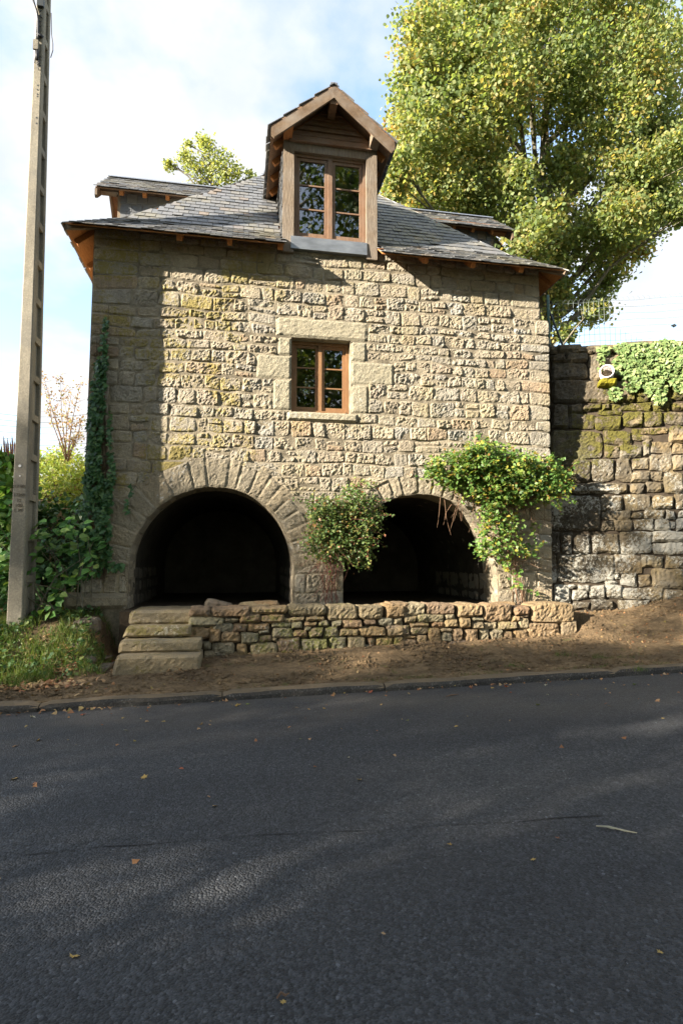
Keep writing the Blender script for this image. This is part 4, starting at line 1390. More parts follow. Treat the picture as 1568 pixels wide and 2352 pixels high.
# beyond the picture's edge the wall goes on
u_edge = max(p[0] for q in cells for p in q)
zrow = 0.5
while zrow < 5.7:
    hh = rr_.uniform(0.24, 0.42)
    if zrow + hh > 5.72:
        hh = 5.84 - zrow
    u = u_edge - 0.35 + rr_.uniform(0, 0.1)
    ea, eb = ret_uv((1250 + 985 * 0.46775) * 0.91857, (650 + 500 * 0.46775) * 0.91857), ret_uv((1250 + 985 * 0.46775) * 0.91857, (650 + 1850 * 0.46775) * 0.91857)
    u = lerp(ea[0], eb[0], (zrow + hh / 2 - ea[1]) / (eb[1] - ea[1])) + 0.004
    while u < 6.0:
        ww = rr_.uniform(0.3, 0.75)
        P, F = quad_stone(rect(u + .008, zrow + .008, u + ww - .008, zrow + hh - .008), FRR, 0.28, rr_.uniform(0, 0.05), 0.02, rr_.randint(0, 9999), 0.08, 0.05, 0.022)
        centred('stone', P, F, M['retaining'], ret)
        u += ww
    zrow += hh
# footing stones
for i, (px0, py0, px1, py1) in enumerate([(1325, 1402, 1392, 1436), (1394, 1404, 1452, 1440), (1455, 1402, 1500, 1422), (1476, 1424, 1512, 1444), (1502, 1400, 1560, 1420)]):
    A_ = hit(px0, py1, RNN, RO + RN0 * 0.16); B3 = hit(px1, py0, RNN, RO + RN0 * 0.16)
    u0 = (A_ - RO).dot(RU); u1 = (B3 - RO).dot(RU)
    P, F = quad_stone(rect(u0, A_.z - 0.12, u1, B3.z), (RO + RN0 * 0.16, RU, RV_, RNN), 0.3, 0.05, 0.04, 3300 + i, 0.05, 0.15, 0.05)
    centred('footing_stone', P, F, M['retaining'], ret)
b = MB(); b.fbox(RO, RU, RV_, RN0, -0.25, 6.2, -0.3, 5.83, -1.0, -0.05)
b.build('backfill', M['dark_fill'], ret)
# coping stones along the top
u = -0.1
while u < 6.0:
    ww = rr_.uniform(0.35, 0.8)
    P, F = quad_stone(rect(u + .006, 5.70, u + ww - .006, 5.86 + rr_.uniform(-0.02, 0.05)), (RO + RN0 * 0.02, RU, RV_, RNN), 0.55, 0.03, 0.03, rr_.randint(0, 9999), 0.07, 0.1, 0.03)
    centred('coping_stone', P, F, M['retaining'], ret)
    u += ww
# high ground behind it
v = []
for i in range(15):
    u = -0.2 + 3.0 * i
    p = ret_pt(u, 5.72, -0.45)
    v.append((p.x, p.y, 5.72))
n = len(v)
up2 = [(5.45, 0.95, 5.72)] + v[1:] + [(60, -20, 5.7), (60, 90, 7.0), (-40, 90, 6.0), (-40, 14, 3.9), (-3, 10, 4.0), (2, 7.2, 4.8), (5.45, 6.6, 5.6)]
o = obj('upper_ground', mesh('upper_ground', up2, [tuple(range(len(up2)))]), M['meadow']); o['kind'] = 'structure'

# drain pipe
pc = hit(1393, 852, RNN, RO + RNN * 0.25)
pdir = (RNN + Vector((-0.30, 0, -0.12))).normalized()
mb = MB()
R1, R2_ = 0.128, 0.112
a_ = pdir.cross(Vector((0, 0, 1))).normalized(); b_ = a_.cross(pdir)
ring_v = []
for (rad, off) in ((R1, -0.6), (R1, 0.0), (R2_, 0.0), (R2_, -0.6)):
    for k in range(24):
        t = 2 * math.pi * k / 24
        ring_v.append(pc + pdir * off + (a_ * math.cos(t) + b_ * math.sin(t)) * rad)
mb.add(ring_v, [(r * 24 + k, r * 24 + (k + 1) % 24, (r + 1) * 24 + (k + 1) % 24, (r + 1) * 24 + k) for r in range(3) for k in range(24)])
o = mb.cbuild('drain_pipe', M['grey_pvc'], None, True)
tag(o, 'pale plastic drain pipe sticking out of the retaining wall beside the ivy', 'pipe')
P, F = quad_stone([ret_uv(1368, 894), ret_uv(1410, 894), ret_uv(1412, 876), ret_uv(1372, 876)], (RO + RNN * 0.16, RU, RV_, RNN), 0.3, 0.05, 0.02, 3402, 0.03, 0.1, 0.03)
centred('corbel_stone', P, F, M['moss'], ret)

# fence on top of the wall
fence = thing('wire_fence', 'green wire mesh fence standing on top of the retaining wall', 'fence', ret_pt(0.5, 5.8, -0.5))
FO = ret_pt(0, 5.84, -0.5)


def fence_pt(px, py):
    p = hit(px, py, RN0, FO)
    return (p - FO).dot(RU), p.z


up_, zp_ = fence_pt(1257, 680)
ptop = FO + RU * up_; ptop.z = zp_ + 0.02
mb = MB(); mb.tube([Vector((ptop.x, ptop.y, 5.6)), ptop], 0.028, 8); mb.cbuild('fence_post', M['green_metal'], fence)
ub_, zb_ = fence_pt(1306, 792)
pb = FO + RU * ub_; pb.z = 5.65
mb = MB(); mb.tube([Vector((ptop.x, ptop.y, ptop.z - 0.28)), pb], 0.022, 6); mb.cbuild('brace', M['dark_metal'], fence)
mb = MB()
ztop = fence_pt(1420, 690)[1]
for k in range(9):
    z = 5.82 + (ztop - 5.82) * k / 8
    pts = [FO + RU * (up_ + (6 - up_) * i / 16) for i in range(17)]
    mb.tube([Vector((p.x, p.y, z + 0.012 * math.sin(i * 1.9 + k))) for i, p in enumerate(pts)], 0.0036, 3, False)
u = up_
while u < 6:
    p = FO + RU * u
    mb.tube([(p.x, p.y, 5.8), (p.x, p.y, ztop)], 0.0030, 3, False)
    q = FO + RU * (u + 0.05)
    mb.tube([(p.x, p.y, ztop), (p.x + RU.x * 0.025, p.y + RU.y * 0.025, ztop + 0.06), (p.x + RU.x * 0.05, p.y + RU.y * 0.05, ztop + 0.075), (p.x + RU.x * 0.08, p.y + RU.y * 0.08, ztop + 0.06), (p.x + RU.x * 0.1, p.y + RU.y * 0.1, ztop)], 0.002, 3, False)
    u += 0.1
mb.build('wire_mesh', M['wire'], fence)
ut, zt_ = fence_pt(1546, 748)
p = FO + RU * ut; p.z = zt_
mb = MB(); mb.box((p.x - 0.05, p.y - 0.02, p.z - 0.012), (p.x + 0.05, p.y + 0.02, p.z + 0.012)); mb.box((p.x - 0.01, p.y - 0.025, p.z - 0.03), (p.x + 0.02, p.y + 0.025, p.z + 0.03)); mb.cbuild('wire_tensioner', M['dark_metal'], fence)
pe = FO + RU * 5.9
mb = MB(); mb.tube([(pe.x, pe.y, 5.6), (pe.x, pe.y, ztop)], 0.028, 8); mb.cbuild('fence_post', M['green_metal'], fence)

# ------------------------------------------------------------------ concrete pole
PY0, PY1 = -0.65, -0.13
pole = thing('utility_pole', 'tall grey concrete utility pole with recessed side left of the house', 'utility pole', (-3.08, -0.4, 0.6))
b0, b1 = at(15, 1430, PY0), at(51, 1430, PY0)
t0, t1 = at(84.5, 0, PY0), at(101.5, 0, PY0)
ZB, ZT = b0.z, t0.z


def pole_x(z):
    t = (z - ZB) / (ZT - ZB)
    return lerp(b0.x, t0.x, t), lerp(b1.x, t1.x, t)


def back_y(z):
    return PY1 - 0.026 * max(0.0, z - 3.3)


def slab(y0, y1, inset, zlo, zhi, n=14):
    m_ = MB()
    ch = 0.012
    ys0, ys1 = y0, y1
    for k in range(n + 1):
        z = lerp(zlo, zhi, k / n)
        xa, xb = pole_x(z); xa += inset; xb -= inset
        db = back_y(z) - PY1
        y0, y1 = ys0 + (db if ys0 > PY0 + 0.2 else 0), ys1 + (db if ys1 > PY0 + 0.2 else 0)
        m_.v += [Vector(p) for p in ((xa + ch, y0, z), (xb - ch, y0, z), (xb, y0 + ch, z), (xb, y1, z), (xa, y1, z), (xa, y0 + ch, z))]
        if k:
            q = 6 * (k - 1)
            m_.f += [(q + i, q + (i + 1) % 6, q + 6 + (i + 1) % 6, q + 6 + i) for i in range(6)]
    m_.f += [tuple(range(5, -1, -1)), tuple(6 * n + i for i in range(6))]
    return m_


ZP = 11.6
slab(PY0, PY0 + 0.13, 0.0, 0.3, ZP).build('front_flange', M['pole'], pole)
slab(PY1 - 0.07, PY1, 0.004, 0.3, ZP).build('back_flange', M['pole'], pole)
slab(PY0 + 0.131, PY1 - 0.071, 0.06, 0.3, ZP).build('web', M['pole'], pole)
z = 1.35
while z < ZP:
    xa, xb = pole_x(z)
    yb_ = back_y(z) - 0.072
    mb = MB(); mb.box((xa + 0.01, PY0 + 0.131, z - 0.05), (xb - 0.01, yb_, z + 0.05))
    mb.cbuild('rung', M['pole'], pole)
    z += 0.60
# bolt holes and rivets on the front face
for py in (14, 25, 36, 49, 60, 196, 206, 216, 221, 270, 283):
    p = at(95 - (py / 14.3) * 0.55, py, PY0 - 0.003)
    mb = MB(); mb.tube([p, p + Vector((0, 0.01, 0))], 0.012, 8); mb.cbuild('bolt_hole', M['dark_metal'], pole)
for px, py, r_ in ((46, 1070, 0.02), (46, 1093, 0.011)):
    p = at(px, py, PY0 - 0.006)
    mb = MB(); mb.tube([p, p + Vector((0, 0.02, 0))], r_, 10); mb.cbuild('pale_plug', M['white_pvc'], pole)
# cast marking on the front
for txt, px, py, sz in (('(17 80)', 45.5, 1117, 0.062), ('17260', 45, 1137, 0.062), ('12', 44, 1150, 0.062), ('100', 43.5, 1161, 0.07), ('L PS', 43, 1173, 0.065)):
    cu = bpy.data.curves.new('marking', 'FONT'); cu.body = txt; cu.size = sz; cu.extrude = 0.002; cu.align_x = 'CENTER'; cu.align_y = 'CENTER'
    p = at(px, py, PY0 - 0.0025)
    o = bpy.data.objects.new('marking', cu); col.objects.link(o); o.location = p; o.rotation_euler = (R(90), 0, 0); cu.materials.append(M['engrave'])
    bpy.context.view_layer.update()
    me = bpy.data.meshes.new_from_object(o.evaluated_get(bpy.context.evaluated_depsgraph_get())); bpy.data.objects.remove(o)
    o = obj('marking', me, None, None, p); o.rotation_euler = (R(90), 0, 0); adopt(o, pole)

# cable, conduit, junction box near the top
def pp(px, py, y=PY0 - 0.03):
    return at(px * 0.91857, py * 0.91857, y)


zs = 0.0850
def zq(x, y, dy=-0.03):
    return pp(60 + x * zs, y * zs, PY0 + dy)


mb = MB(); mb.tube([zq(265, -60), zq(320, 150), zq(385, 340), zq(430, 600), zq(425, 1000), zq(415, 1160)], 0.017, 8); mb.build('black_cable', M['black_cable'], pole, True)
mb = MB(); mb.tube([zq(375, 400, -0.01), zq(372, 800, -0.01), zq(365, 1160, -0.01)], 0.019, 8); mb.build('white_conduit', M['white_pvc'], pole, True)
mb = MB(); A_ = zq(262, 1420, -0.07); B3 = zq(425, 1165, -0.07); mb.box((A_.x, PY0 - 0.07, A_.z), (B3.x, PY0 + 0.02, B3.z)); mb.cbuild('junction_box', M['pole'], pole)
mb = MB(); mb.tube([zq(330, 1430), zq(325, 1600), zq(320, 1850)], 0.014, 8); mb.build('white_conduit', M['white_pvc'], pole, True)
mb = MB(); mb.tube([zq(395, 1420, -0.04), zq(392, 1600, -0.05), zq(395, 1760, -0.05)], 0.022, 8)
mb.tube([zq(395, 1750, -0.05), zq(450, 1740, -0.06), zq(430, 1800, -0.05), zq(385, 1850, -0.05), zq(410, 1980, -0.05), zq(450, 2060, -0.04), zq(500, 2060, -0.03)], 0.006, 6)
mb.tube([zq(470, 1800, -0.05), zq(400, 1900, -0.06), zq(510, 1930, -0.03), zq(430, 1960, -0.05)], 0.006, 6); mb.build('cable_loops', M['black_cable'], pole, True)
mb = MB(); mb.tube([zq(380, 990, -0.03), zq(480, 1020, -0.02), zq(580, 1090, -0.01)], 0.016, 6); mb.tube([zq(420, 1010, -0.03), zq(500, 1060, -0.02), zq(560, 1100, -0.01)], 0.02, 6); mb.build('cable_strap', M['black_cable'], pole, True)
mb = MB(); mb.tube([zq(460, 430, -0.008), zq(510, 500, -0.008), zq(585, 560, -0.008)], 0.004, 5); mb.tube([zq(415, 1590, -0.008), zq(470, 1650, -0.008), zq(540, 1700, -0.008)], 0.004, 5); mb.build('tie_wire', M['dark_metal'], pole)
mb = MB(); mb.tube([at(118, 30, -0.18), at(119, 80, -0.18), at(122, 100, -0.18), at(122, 116, -0.18), at(117, 132, -0.18)], 0.008, 6); mb.build('side_cable', M['black_cable'], pole)
b = MB(); A_ = zq(375, 120, -0.06); B3 = zq(580, -60, -0.06)
mb = MB(); mb.box((A_.x, PY0 - 0.05, A_.z), (B3.x, PY0 - 0.002, B3.z)); mb.cbuild('clamp_plate', M['dark_metal'], pole)

# ------------------------------------------------------------------ leaves
SHAPES = {
    'leaf': ([(0, 0, 0), (0.33, 0.42, 0.07), (0, 1, -0.05), (-0.33, 0.42, 0.07)], [(0, 1, 2), (0, 2, 3)]),
    'round': ([(0, 0, 0), (0.36, 0.18, 0.05), (0.46, 0.55, 0.06), (0, 1.05, -0.08), (-0.46, 0.55, 0.06), (-0.36, 0.18, 0.05)], [(0, 1, 2), (0, 2, 3), (0, 3, 4), (0, 4, 5)]),
    'ivy': ([(0, 0, 0), (0.5, 0.15, -0.04), (0.24, 0.48, 0.04), (0, 1, -0.06), (-0.24, 0.48, 0.04), (-0.5, 0.15, -0.04)], [(0, 1, 2), (0, 2, 3), (0, 3, 4), (0, 4, 5)]),
    'blade': ([(-0.03, 0, 0), (0.03, 0, 0), (0.02, 0.55, 0.06), (0, 1, 0.22), (-0.02, 0.55, 0.06)], [(0, 1, 2, 4), (4, 2, 3)]),
}


def leaf_mesh(name, Pn, nrm, size, shape, rng, droop=0.0):
    """one mesh of many leaves: Pn (N,3) points, nrm (N,3) facing, size (N,)"""
    V0, F0 = SHAPES[shape]
    V0 = np.array(V0); k = len(V0)
    N_ = len(Pn)
    nrm = nrm / (np.linalg.norm(nrm, axis=1, keepdims=True) + 1e-9)
    t = rng.normal(size=(N_, 3)); t[:, 2] -= droop
    t -= nrm * (t * nrm).sum(1, keepdims=True)
    t /= np.linalg.norm(t, axis=1, keepdims=True) + 1e-9
    bb = np.cross(t, nrm)
    V = Pn[:, None, :] + size[:, None, None] * (V0[None, :, 0, None] * bb[:, None, :] + (V0[None, :, 1, None] - 0.4) * t[:, None, :] + V0[None, :, 2, None] * nrm[:, None, :])
    V = V.reshape(-1, 3)
    base = np.arange(N_) * k
    loops = []; starts = []
    tot = sum(len(f) for f in F0)
    L = np.concatenate([np.array(f)[None, :] + base[:, None] for f in F0], axis=1).ravel()
    st = []
    acc = 0
    for f in F0:
        st.append(acc); acc += len(f)
    S = (np.arange(N_)[:, None] * tot + np.array(st)[None, :]).ravel()
    m = bpy.data.meshes.new(name)
    m.vertices.add(len(V)); m.vertices.foreach_set('co', V.ravel().astype(np.float32))
    m.loops.add(len(L)); m.loops.foreach_set('vertex_index', L.astype(np.int32))
    m.polygons.add(len(S)); m.polygons.foreach_set('loop_start', S.astype(np.int32))
    m.update(calc_edges=True)
    return m


def leaves(name, Pn, nrm, size, shape, mat, parent, rng, droop=0.0, kind='stuff'):
    o = obj(name, leaf_mesh(name, np.asarray(Pn, float), np.asarray(nrm, float), np.asarray(size, float), shape, rng, droop), mat, parent)
    if kind:
        o['kind'] = kind
    return o


def cloud(rng, blobs, per, flat=1.0):
    """points scattered through little clumps inside the blobs (x, y, z, r)"""
    out = []
    for (x, y, z, r, nc) in blobs:
        for _ in range(nc):
            d = rng.normal(size=3); d /= np.linalg.norm(d)
            rad = r * rng.uniform(0.35, 1.0) ** 0.5
            c = np.array([x, y, z]) + d * rad
            cr_ = rng.uniform(0.16, 0.36) * r + 0.06
            out.append(c + rng.normal(size=(per, 3)) * cr_ * np.array([1, 1, 0.7]))
    return np.concatenate(out)


def tree(name, label, group, base, trunk_top, blobs, mat, leaf, per, seed, trunk_r=0.22, shape='leaf', limbs=40, multi=1, splay=0.8):
    rng = np.random.default_rng(seed)
    rr = random.Random(seed)
    t = thing(name, label, 'tree', base, group)
    mb = MB()
    base = Vector(base); trunk_top = Vector(trunk_top)
    stems = []
    for k in range(multi):
        top = trunk_top + Vector((rr.uniform(-splay, splay), rr.uniform(-splay, splay), rr.uniform(-1.5, 0.5))) * (1 if k else 0)
        b = base + Vector((rr.uniform(-.35, .35), rr.uniform(-.3, .3), 0)) * (1 if k else 0)
        pts = []
        for i in range(9):
            f = i / 8
            p = b.lerp(top, f) + Vector((noise.noise(Vector((f * 3, k * 5, seed))), noise.noise(Vector((f * 3, k * 5 + 2, seed))), 0)) * 0.35 * f
            pts.append(p)
        mb.tube(pts, [trunk_r * (1 - 0.82 * i / 8) * (1 if not k else 0.75) for i in range(9)], 8)
        stems.append(pts)
    sel = list(blobs); rr.shuffle(sel)
    for (x, y, z, r, nc) in sel[:limbs]:
        c = Vector((x, y, z))
        st = min(stems, key=lambda s: min((q - c).length for q in s))
        zz0 = min(max(z - rr.uniform(0.5, 0.9) * math.hypot(x - base.x, y - base.y) - 0.4, base.z + 1.0), trunk_top.z - 0.3)
        f = min(0.98, max(0.15, (zz0 - base.z) / (trunk_top.z - base.z))) * 8
        i0 = int(f); p0 = st[i0].lerp(st[min(8, i0 + 1)], f - i0)
        L = (c - p0).length
        mid = p0.lerp(c, 0.5) + Vector((rr.uniform(-.1, .1), rr.uniform(-.1, .1), 0.10)) * L
        r0 = min(trunk_r * 0.42, 0.02 + 0.016 * L)
        mb.tube([p0, p0.lerp(mid, 0.5) + Vector((0, 0, -0.03 * L)), mid, c], [r0, r0 * 0.75, r0 * 0.5, r0 * 0.18], 5, False)
        for _ in range(4):
            e = c + Vector((rr.gauss(0, 1), rr.gauss(0, 1), rr.gauss(0, 0.8))) * r * 0.75
            mb.tube([mid.lerp(c, rr.uniform(0.2, 0.9)), e], [r0 * 0.3, 0.006], 4, False)
    mb.build('trunk', M['bark'], t, True)
    Pn = cloud(rng, blobs, per)
    cen = np.array([np.mean([b[0] for b in blobs]), np.mean([b[1] for b in blobs]), np.mean([b[2] for b in blobs])])
    nr = rng.normal(size=Pn.shape) * 0.8 + np.array([0, -0.15, 0.55])
    leaves('crown', Pn, nr, rng.uniform(0.75, 1.3, len(Pn)) * leaf, shape, mat, t, rng, 0.7, None)
    return t


# the big tree behind the retaining wall
rb = random.Random(4)
blobs = []
spec = [(1000, 100, 85), (1080, 20, 100), (1200, -20, 110), (1330, -30, 120), (1450, 0, 110), (1500, 120, 95), (950, 190, 60), (1040, 170, 90), (1140, 120, 110), (1270, 110, 110), (1400, 130, 110),
        (970, 290, 70), (1060, 280, 90), (1160, 250, 90), (1290, 230, 80), (1400, 260, 90), (1500, 250, 85), (930, 380, 45), (1010, 390, 75), (1100, 380, 80), (1180, 420, 60), (1310, 390, 60), (1420, 390, 80), (1510, 380, 80),
        (905, 440, 28), (960, 450, 50), (1050, 460, 70), (1130, 470, 60), (1210, 540, 65), (1290, 520, 70), (1370, 500, 75), (1450, 500, 75), (1530, 470, 50), (1230, 610, 55), (1300, 610, 60), (1380, 600, 70), (1450, 590, 40), (1290, 690, 45), (1350, 690, 50), (1400, 670, 38), (1285, 755, 26), (1372, 722, 22), (1545, 330, 60), (1570, 480, 30)]
for (px, py, r) in spec:
    for k in range(3):
        y = 7.5 + (k - 1) * 1.9 + rb.uniform(-0.7, 0.7)
        if py > 560:
            y = rb.uniform(5.6, 7.4)
        p = at(px + rb.uniform(-18, 18), py + rb.uniform(-18, 18), y)
        sc = (y - EYE.y) / F_PX
        if k == 0 and py < 560 or k == 1 or (k == 2 and rb.random() < 0.6 and py < 560):
            blobs.append((p.x, p.y, p.z, r * sc * 0.90, max(4, int(r / 4.9))))
tree('linden_tree', 'large broadleaf tree turning yellow behind the retaining wall', None, at(1245, 690, 7.6).to_tuple()[:2] + (5.4,), at(1240, 60, 7.6), blobs, M['linden_leaf'], 0.102, 108, 11, 0.26, 'round', 70, 4, 0.7)

# small tree behind the roof on the left
blobs = []
for (px, py, r) in [(440, 375, 30), (480, 350, 34), (510, 375, 34), (460, 400, 34), (540, 395, 28), (395, 380, 14), (420, 352, 14), (467, 322, 16), (575, 405, 14), (500, 410, 40), (385, 372, 8), (430, 330, 8)]:
    p = at(px, py, 13.0); sc = 22.6 / F_PX
    blobs.append((p.x, p.y, p.z, r * sc * 0.72, max(3, int(r / 2.7))))
tree('small_tree', 'small pale green tree top showing above the slate roof on the left', None, at(490, 800, 13).to_tuple()[:2] + (5.2,), at(485, 370, 13), blobs, M['small_tree_leaf'], 0.12, 34, 12, 0.16, 'leaf', 12, 1)

# trees along the other side of the road, out of the picture: their shade falls on it
rbl = random.Random(9)
blobs = []
for _ in range(46):
    a = rbl.uniform(0, 6.283); h = rbl.uniform(0, 1)
    rad = 3.6 * math.sqrt(max(0.05, 1 - (abs(h - 0.42) / 0.62) ** 2)) * rbl.uniform(0.45, 1)
    blobs.append((math.cos(a) * rad, math.sin(a) * rad, 3.2 + h * 11.0, rbl.uniform(0.7, 1.2), 9))
prot = tree('roadside_tree', 'tall leafy tree across the road whose shade falls on the asphalt', 'trees across the road', (0, 0, 0), (0, 0, 13.0), blobs, M['shade_leaf'], 0.19, 42, 13, 0.25, 'leaf', 30)
spots = [(-39.2, -13.2, 1.215, 0.4), (-23.0, -13.4, 1.09, 2.9), (-28.6, -14.0, 0.93, 1.7), (-17.0, -13.8, 1.02, 5.3), (-11.0, -13.4, 1.04, 1.0), (-2.6, -15.5, 1.36, 3.6), (7.0, -15.2, 1.40, 2.2), (2.6, -20.5, 1.75, 5.0)]


def place_copy(src, loc, rz, s):
    c = src.copy(); col.objects.link(c)
    c.location = loc; c.rotation_euler = (0, 0, rz); c.scale = (s, s, s)
    for ch in src.children:
        d = ch.copy(); col.objects.link(d); d.parent = c
    return c


for i, (x, y, s_, rz) in enumerate(spots):
    if i == 0:
        prot.location = (x, y, 0.0); prot.rotation_euler = (0, 0, rz); prot.scale = (s_, s_, s_)
    else:
        place_copy(prot, (x, y, 0.1), rz, s_)

bl = []
rhd = random.Random(19)
for k in range(44):
    bl.append((-31 + k * 0.55, -11.9 + rhd.uniform(-.4, .4), rhd.uniform(0.8, 3.4), rhd.uniform(.6, .9), 7))
HEDGE = bl  # hedge out of view, added to keep low sun off the road
# ------------------------------------------------------------------ wall plants
rng = np.random.default_rng(42)


def poly_sample(rng, centres, n):
    """points in display pixels: centres (px, py, rx, ry, weight)"""
    w = np.array([c[4] for c in centres], float); w /= w.sum()
    idx = rng.choice(len(centres), n, p=w)
    c = np.array([centres[i][:4] for i in idx])
    ang = rng.uniform(0, 2 * np.pi, n); rad = np.sqrt(rng.uniform(0, 1, n))
    return np.stack([c[:, 0] + np.cos(ang) * rad * c[:, 2], c[:, 1] + np.sin(ang) * rad * c[:, 3]], 1)


def on_plane(pix, yfun):
    return np.array([tuple(at(px, py, yfun(px, py))) for px, py in pix])


# ivy climbing the left corner
ivy = thing('ivy', 'dark green ivy climbing the left corner of the house', 'ivy', (-2.4, -0.1, 1.0))
cen = [(243, 745, 5, 16, .2), (240, 785, 9, 30, .6), (234, 830, 14, 35, 1.2), (226, 880, 18, 40, 1.8), (222, 935, 20, 40, 2), (218, 990, 19, 45, 2), (214, 1050, 18, 45, 2), (214, 1110, 22, 45, 2.4), (216, 1165, 30, 45, 3.2), (222, 1220, 34, 40, 3.2), (215, 1270, 42, 36, 3), (200, 1300, 42, 30, 2), (252, 1000, 6, 60, .5), (256, 1080, 8, 50, .6), (248, 1140, 12, 50, 1), (262, 1303, 28, 9, .5), (300, 1130, 4, 16, .08), (292, 1165, 5, 20, .08)]
pix = poly_sample(rng, cen, 3300)
pix = pix[[noise.noise(Vector((px * .035, py * .035, 3))) > rng.uniform(-.55, .1) for px, py in pix]]
rim = rng.uniform(0.02, 0.17, len(pix))
Pn = on_plane(pix, lambda px, py: -0.04 - 0.13 * random.random())
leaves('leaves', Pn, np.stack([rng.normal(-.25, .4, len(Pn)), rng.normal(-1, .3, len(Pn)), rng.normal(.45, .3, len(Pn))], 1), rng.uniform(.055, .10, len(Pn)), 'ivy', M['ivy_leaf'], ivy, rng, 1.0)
mb = MB()
for k in range(6):
    pts = [at(215 + k * 6 + 5 * math.sin(j * 1.3 + k), 1330 - j * (70 + 4 * k), -0.03) for j in range(8)]
    mb.tube(pts, [0.016 - 0.0016 * j for j in range(8)], 5)
mb.build('stems', M['dark_stem'], ivy)

# ivy hanging over the retaining wall
ivy2 = thing('ivy', 'sunlit pale ivy hanging over the top of the retaining wall', 'ivy', ret_pt(2.4, 5.0))
cen = [(1470, 812, 50, 24, 3), (1530, 806, 45, 26, 3), (1560, 850, 40, 40, 2.4), (1440, 840, 34, 28, 2), (1490, 860, 40, 32, 2.4), (1450, 880, 22, 20, 1), (1505, 895, 26, 24, 1), (1412, 905, 16, 14, .6), (1432, 800, 25, 12, .6), (1385, 805, 16, 12, .35), (1378, 830, 8, 24, .25), (1515, 920, 14, 12, .4), (1560, 890, 14, 12, .3), (1600, 830, 50, 50, 3)]
pix = poly_sample(rng, cen, 2900)
Pn = np.array([tuple(hit(px, py, RNN, RO + RNN * random.uniform(0.03, 0.16))) for px, py in pix])
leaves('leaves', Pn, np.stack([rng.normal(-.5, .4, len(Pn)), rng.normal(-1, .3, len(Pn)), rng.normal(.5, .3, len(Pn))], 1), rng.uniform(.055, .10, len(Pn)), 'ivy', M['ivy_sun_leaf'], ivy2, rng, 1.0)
mb = MB()
for px, py, qx, qy in ((1490, 830, 1502, 905), (1520, 830, 1528, 910), (1500, 850, 1516, 925), (1385, 815, 1376, 862), (1440, 830, 1418, 905), (1548, 820, 1556, 900)):
    mb.tube([hit(px, py, RNN, RO + RNN * .05), hit((px + qx) / 2 + 4, (py + qy) / 2, RNN, RO + RNN * .04), hit(qx, qy, RNN, RO + RNN * .04)], [.01, .008, .004], 5)
mb.build('stems', M['stem'], ivy2)


def shrub(name, label, centres, n, depth, size, shape, mat, stem_mat, stems, seed, loc, droop=0.6, cat='shrub', back=0.0, nvec=(-.3, -.6, .7), shoots=150):
    rng_ = np.random.default_rng(seed); rr = random.Random(seed)
    t = thing(name, label, cat, loc)
    pix = poly_sample(rng_, centres, n // 7)
    Pn = []
    for px, py in pix:
        y = -back - depth * rr.random() ** 0.8
        c = np.array(tuple(at(px, py, y)))
        Pn.append(c + rng_.normal(size=(7, 3)) * 0.055)
    sh = MB()
    for _ in range(shoots):
        px, py = pix[rr.randrange(len(pix))]
        p0 = at(px, py, -back - depth * rr.uniform(.3, .9))
        dirn = Vector((rr.gauss(0, 1), rr.gauss(-.5, .4), rr.gauss(.15, .8))).normalized()
        L_ = rr.uniform(.14, .5)
        pts_ = [p0 + dirn * L_ * f + Vector((0, 0, -.25 * L_ * f * f)) for f in (0, .35, .7, 1)]
        sh.tube(pts_, [.004, .0035, .0025, .001], 4, False)
        for f in np.arange(.2, 1.05, .11):
            q = p0 + dirn * L_ * f + Vector((0, 0, -.25 * L_ * f * f))
            Pn.append(np.array(tuple(q))[None, :] + rng_.normal(size=(2, 3)) * .018)
    if sh.v:
        sh.build('shoots', stem_mat, t)['kind'] = 'stuff'
    Pn = np.concatenate(Pn)
    nr = rng_.normal(size=Pn.shape) * 0.55 + np.array(nvec)
    leaves('leaves', Pn, nr, rng_.uniform(0.55, 1.45, len(Pn)) * size, shape, mat, t, rng_, droop)
    mb = MB()
    for (a, b, cnt, spread) in stems:
        for _ in range(cnt):
            pa = at(a[0] + rr.gauss(0, spread), a[1] + rr.gauss(0, spread * 0.5), -back - rr.uniform(.02, .08))
            pb = at(b[0] + rr.gauss(0, spread * 1.2), b[1] + rr.gauss(0, spread), -back - depth * rr.uniform(.1, .7))
            mid = pa.lerp(pb, .5) + Vector((rr.gauss(0, .05), rr.gauss(-.04, .04), rr.uniform(-.02, .1)))
            mb.tube([pa, pa.lerp(mid, .6), mid, mid.lerp(pb, .6) + Vector((0, 0, -.02)), pb], [.0048, .004, .0035, .0025, .0015], 4, False)
    if mb.v:
        mb.build('stems', stem_mat, t)['kind'] = 'stuff'
    return t


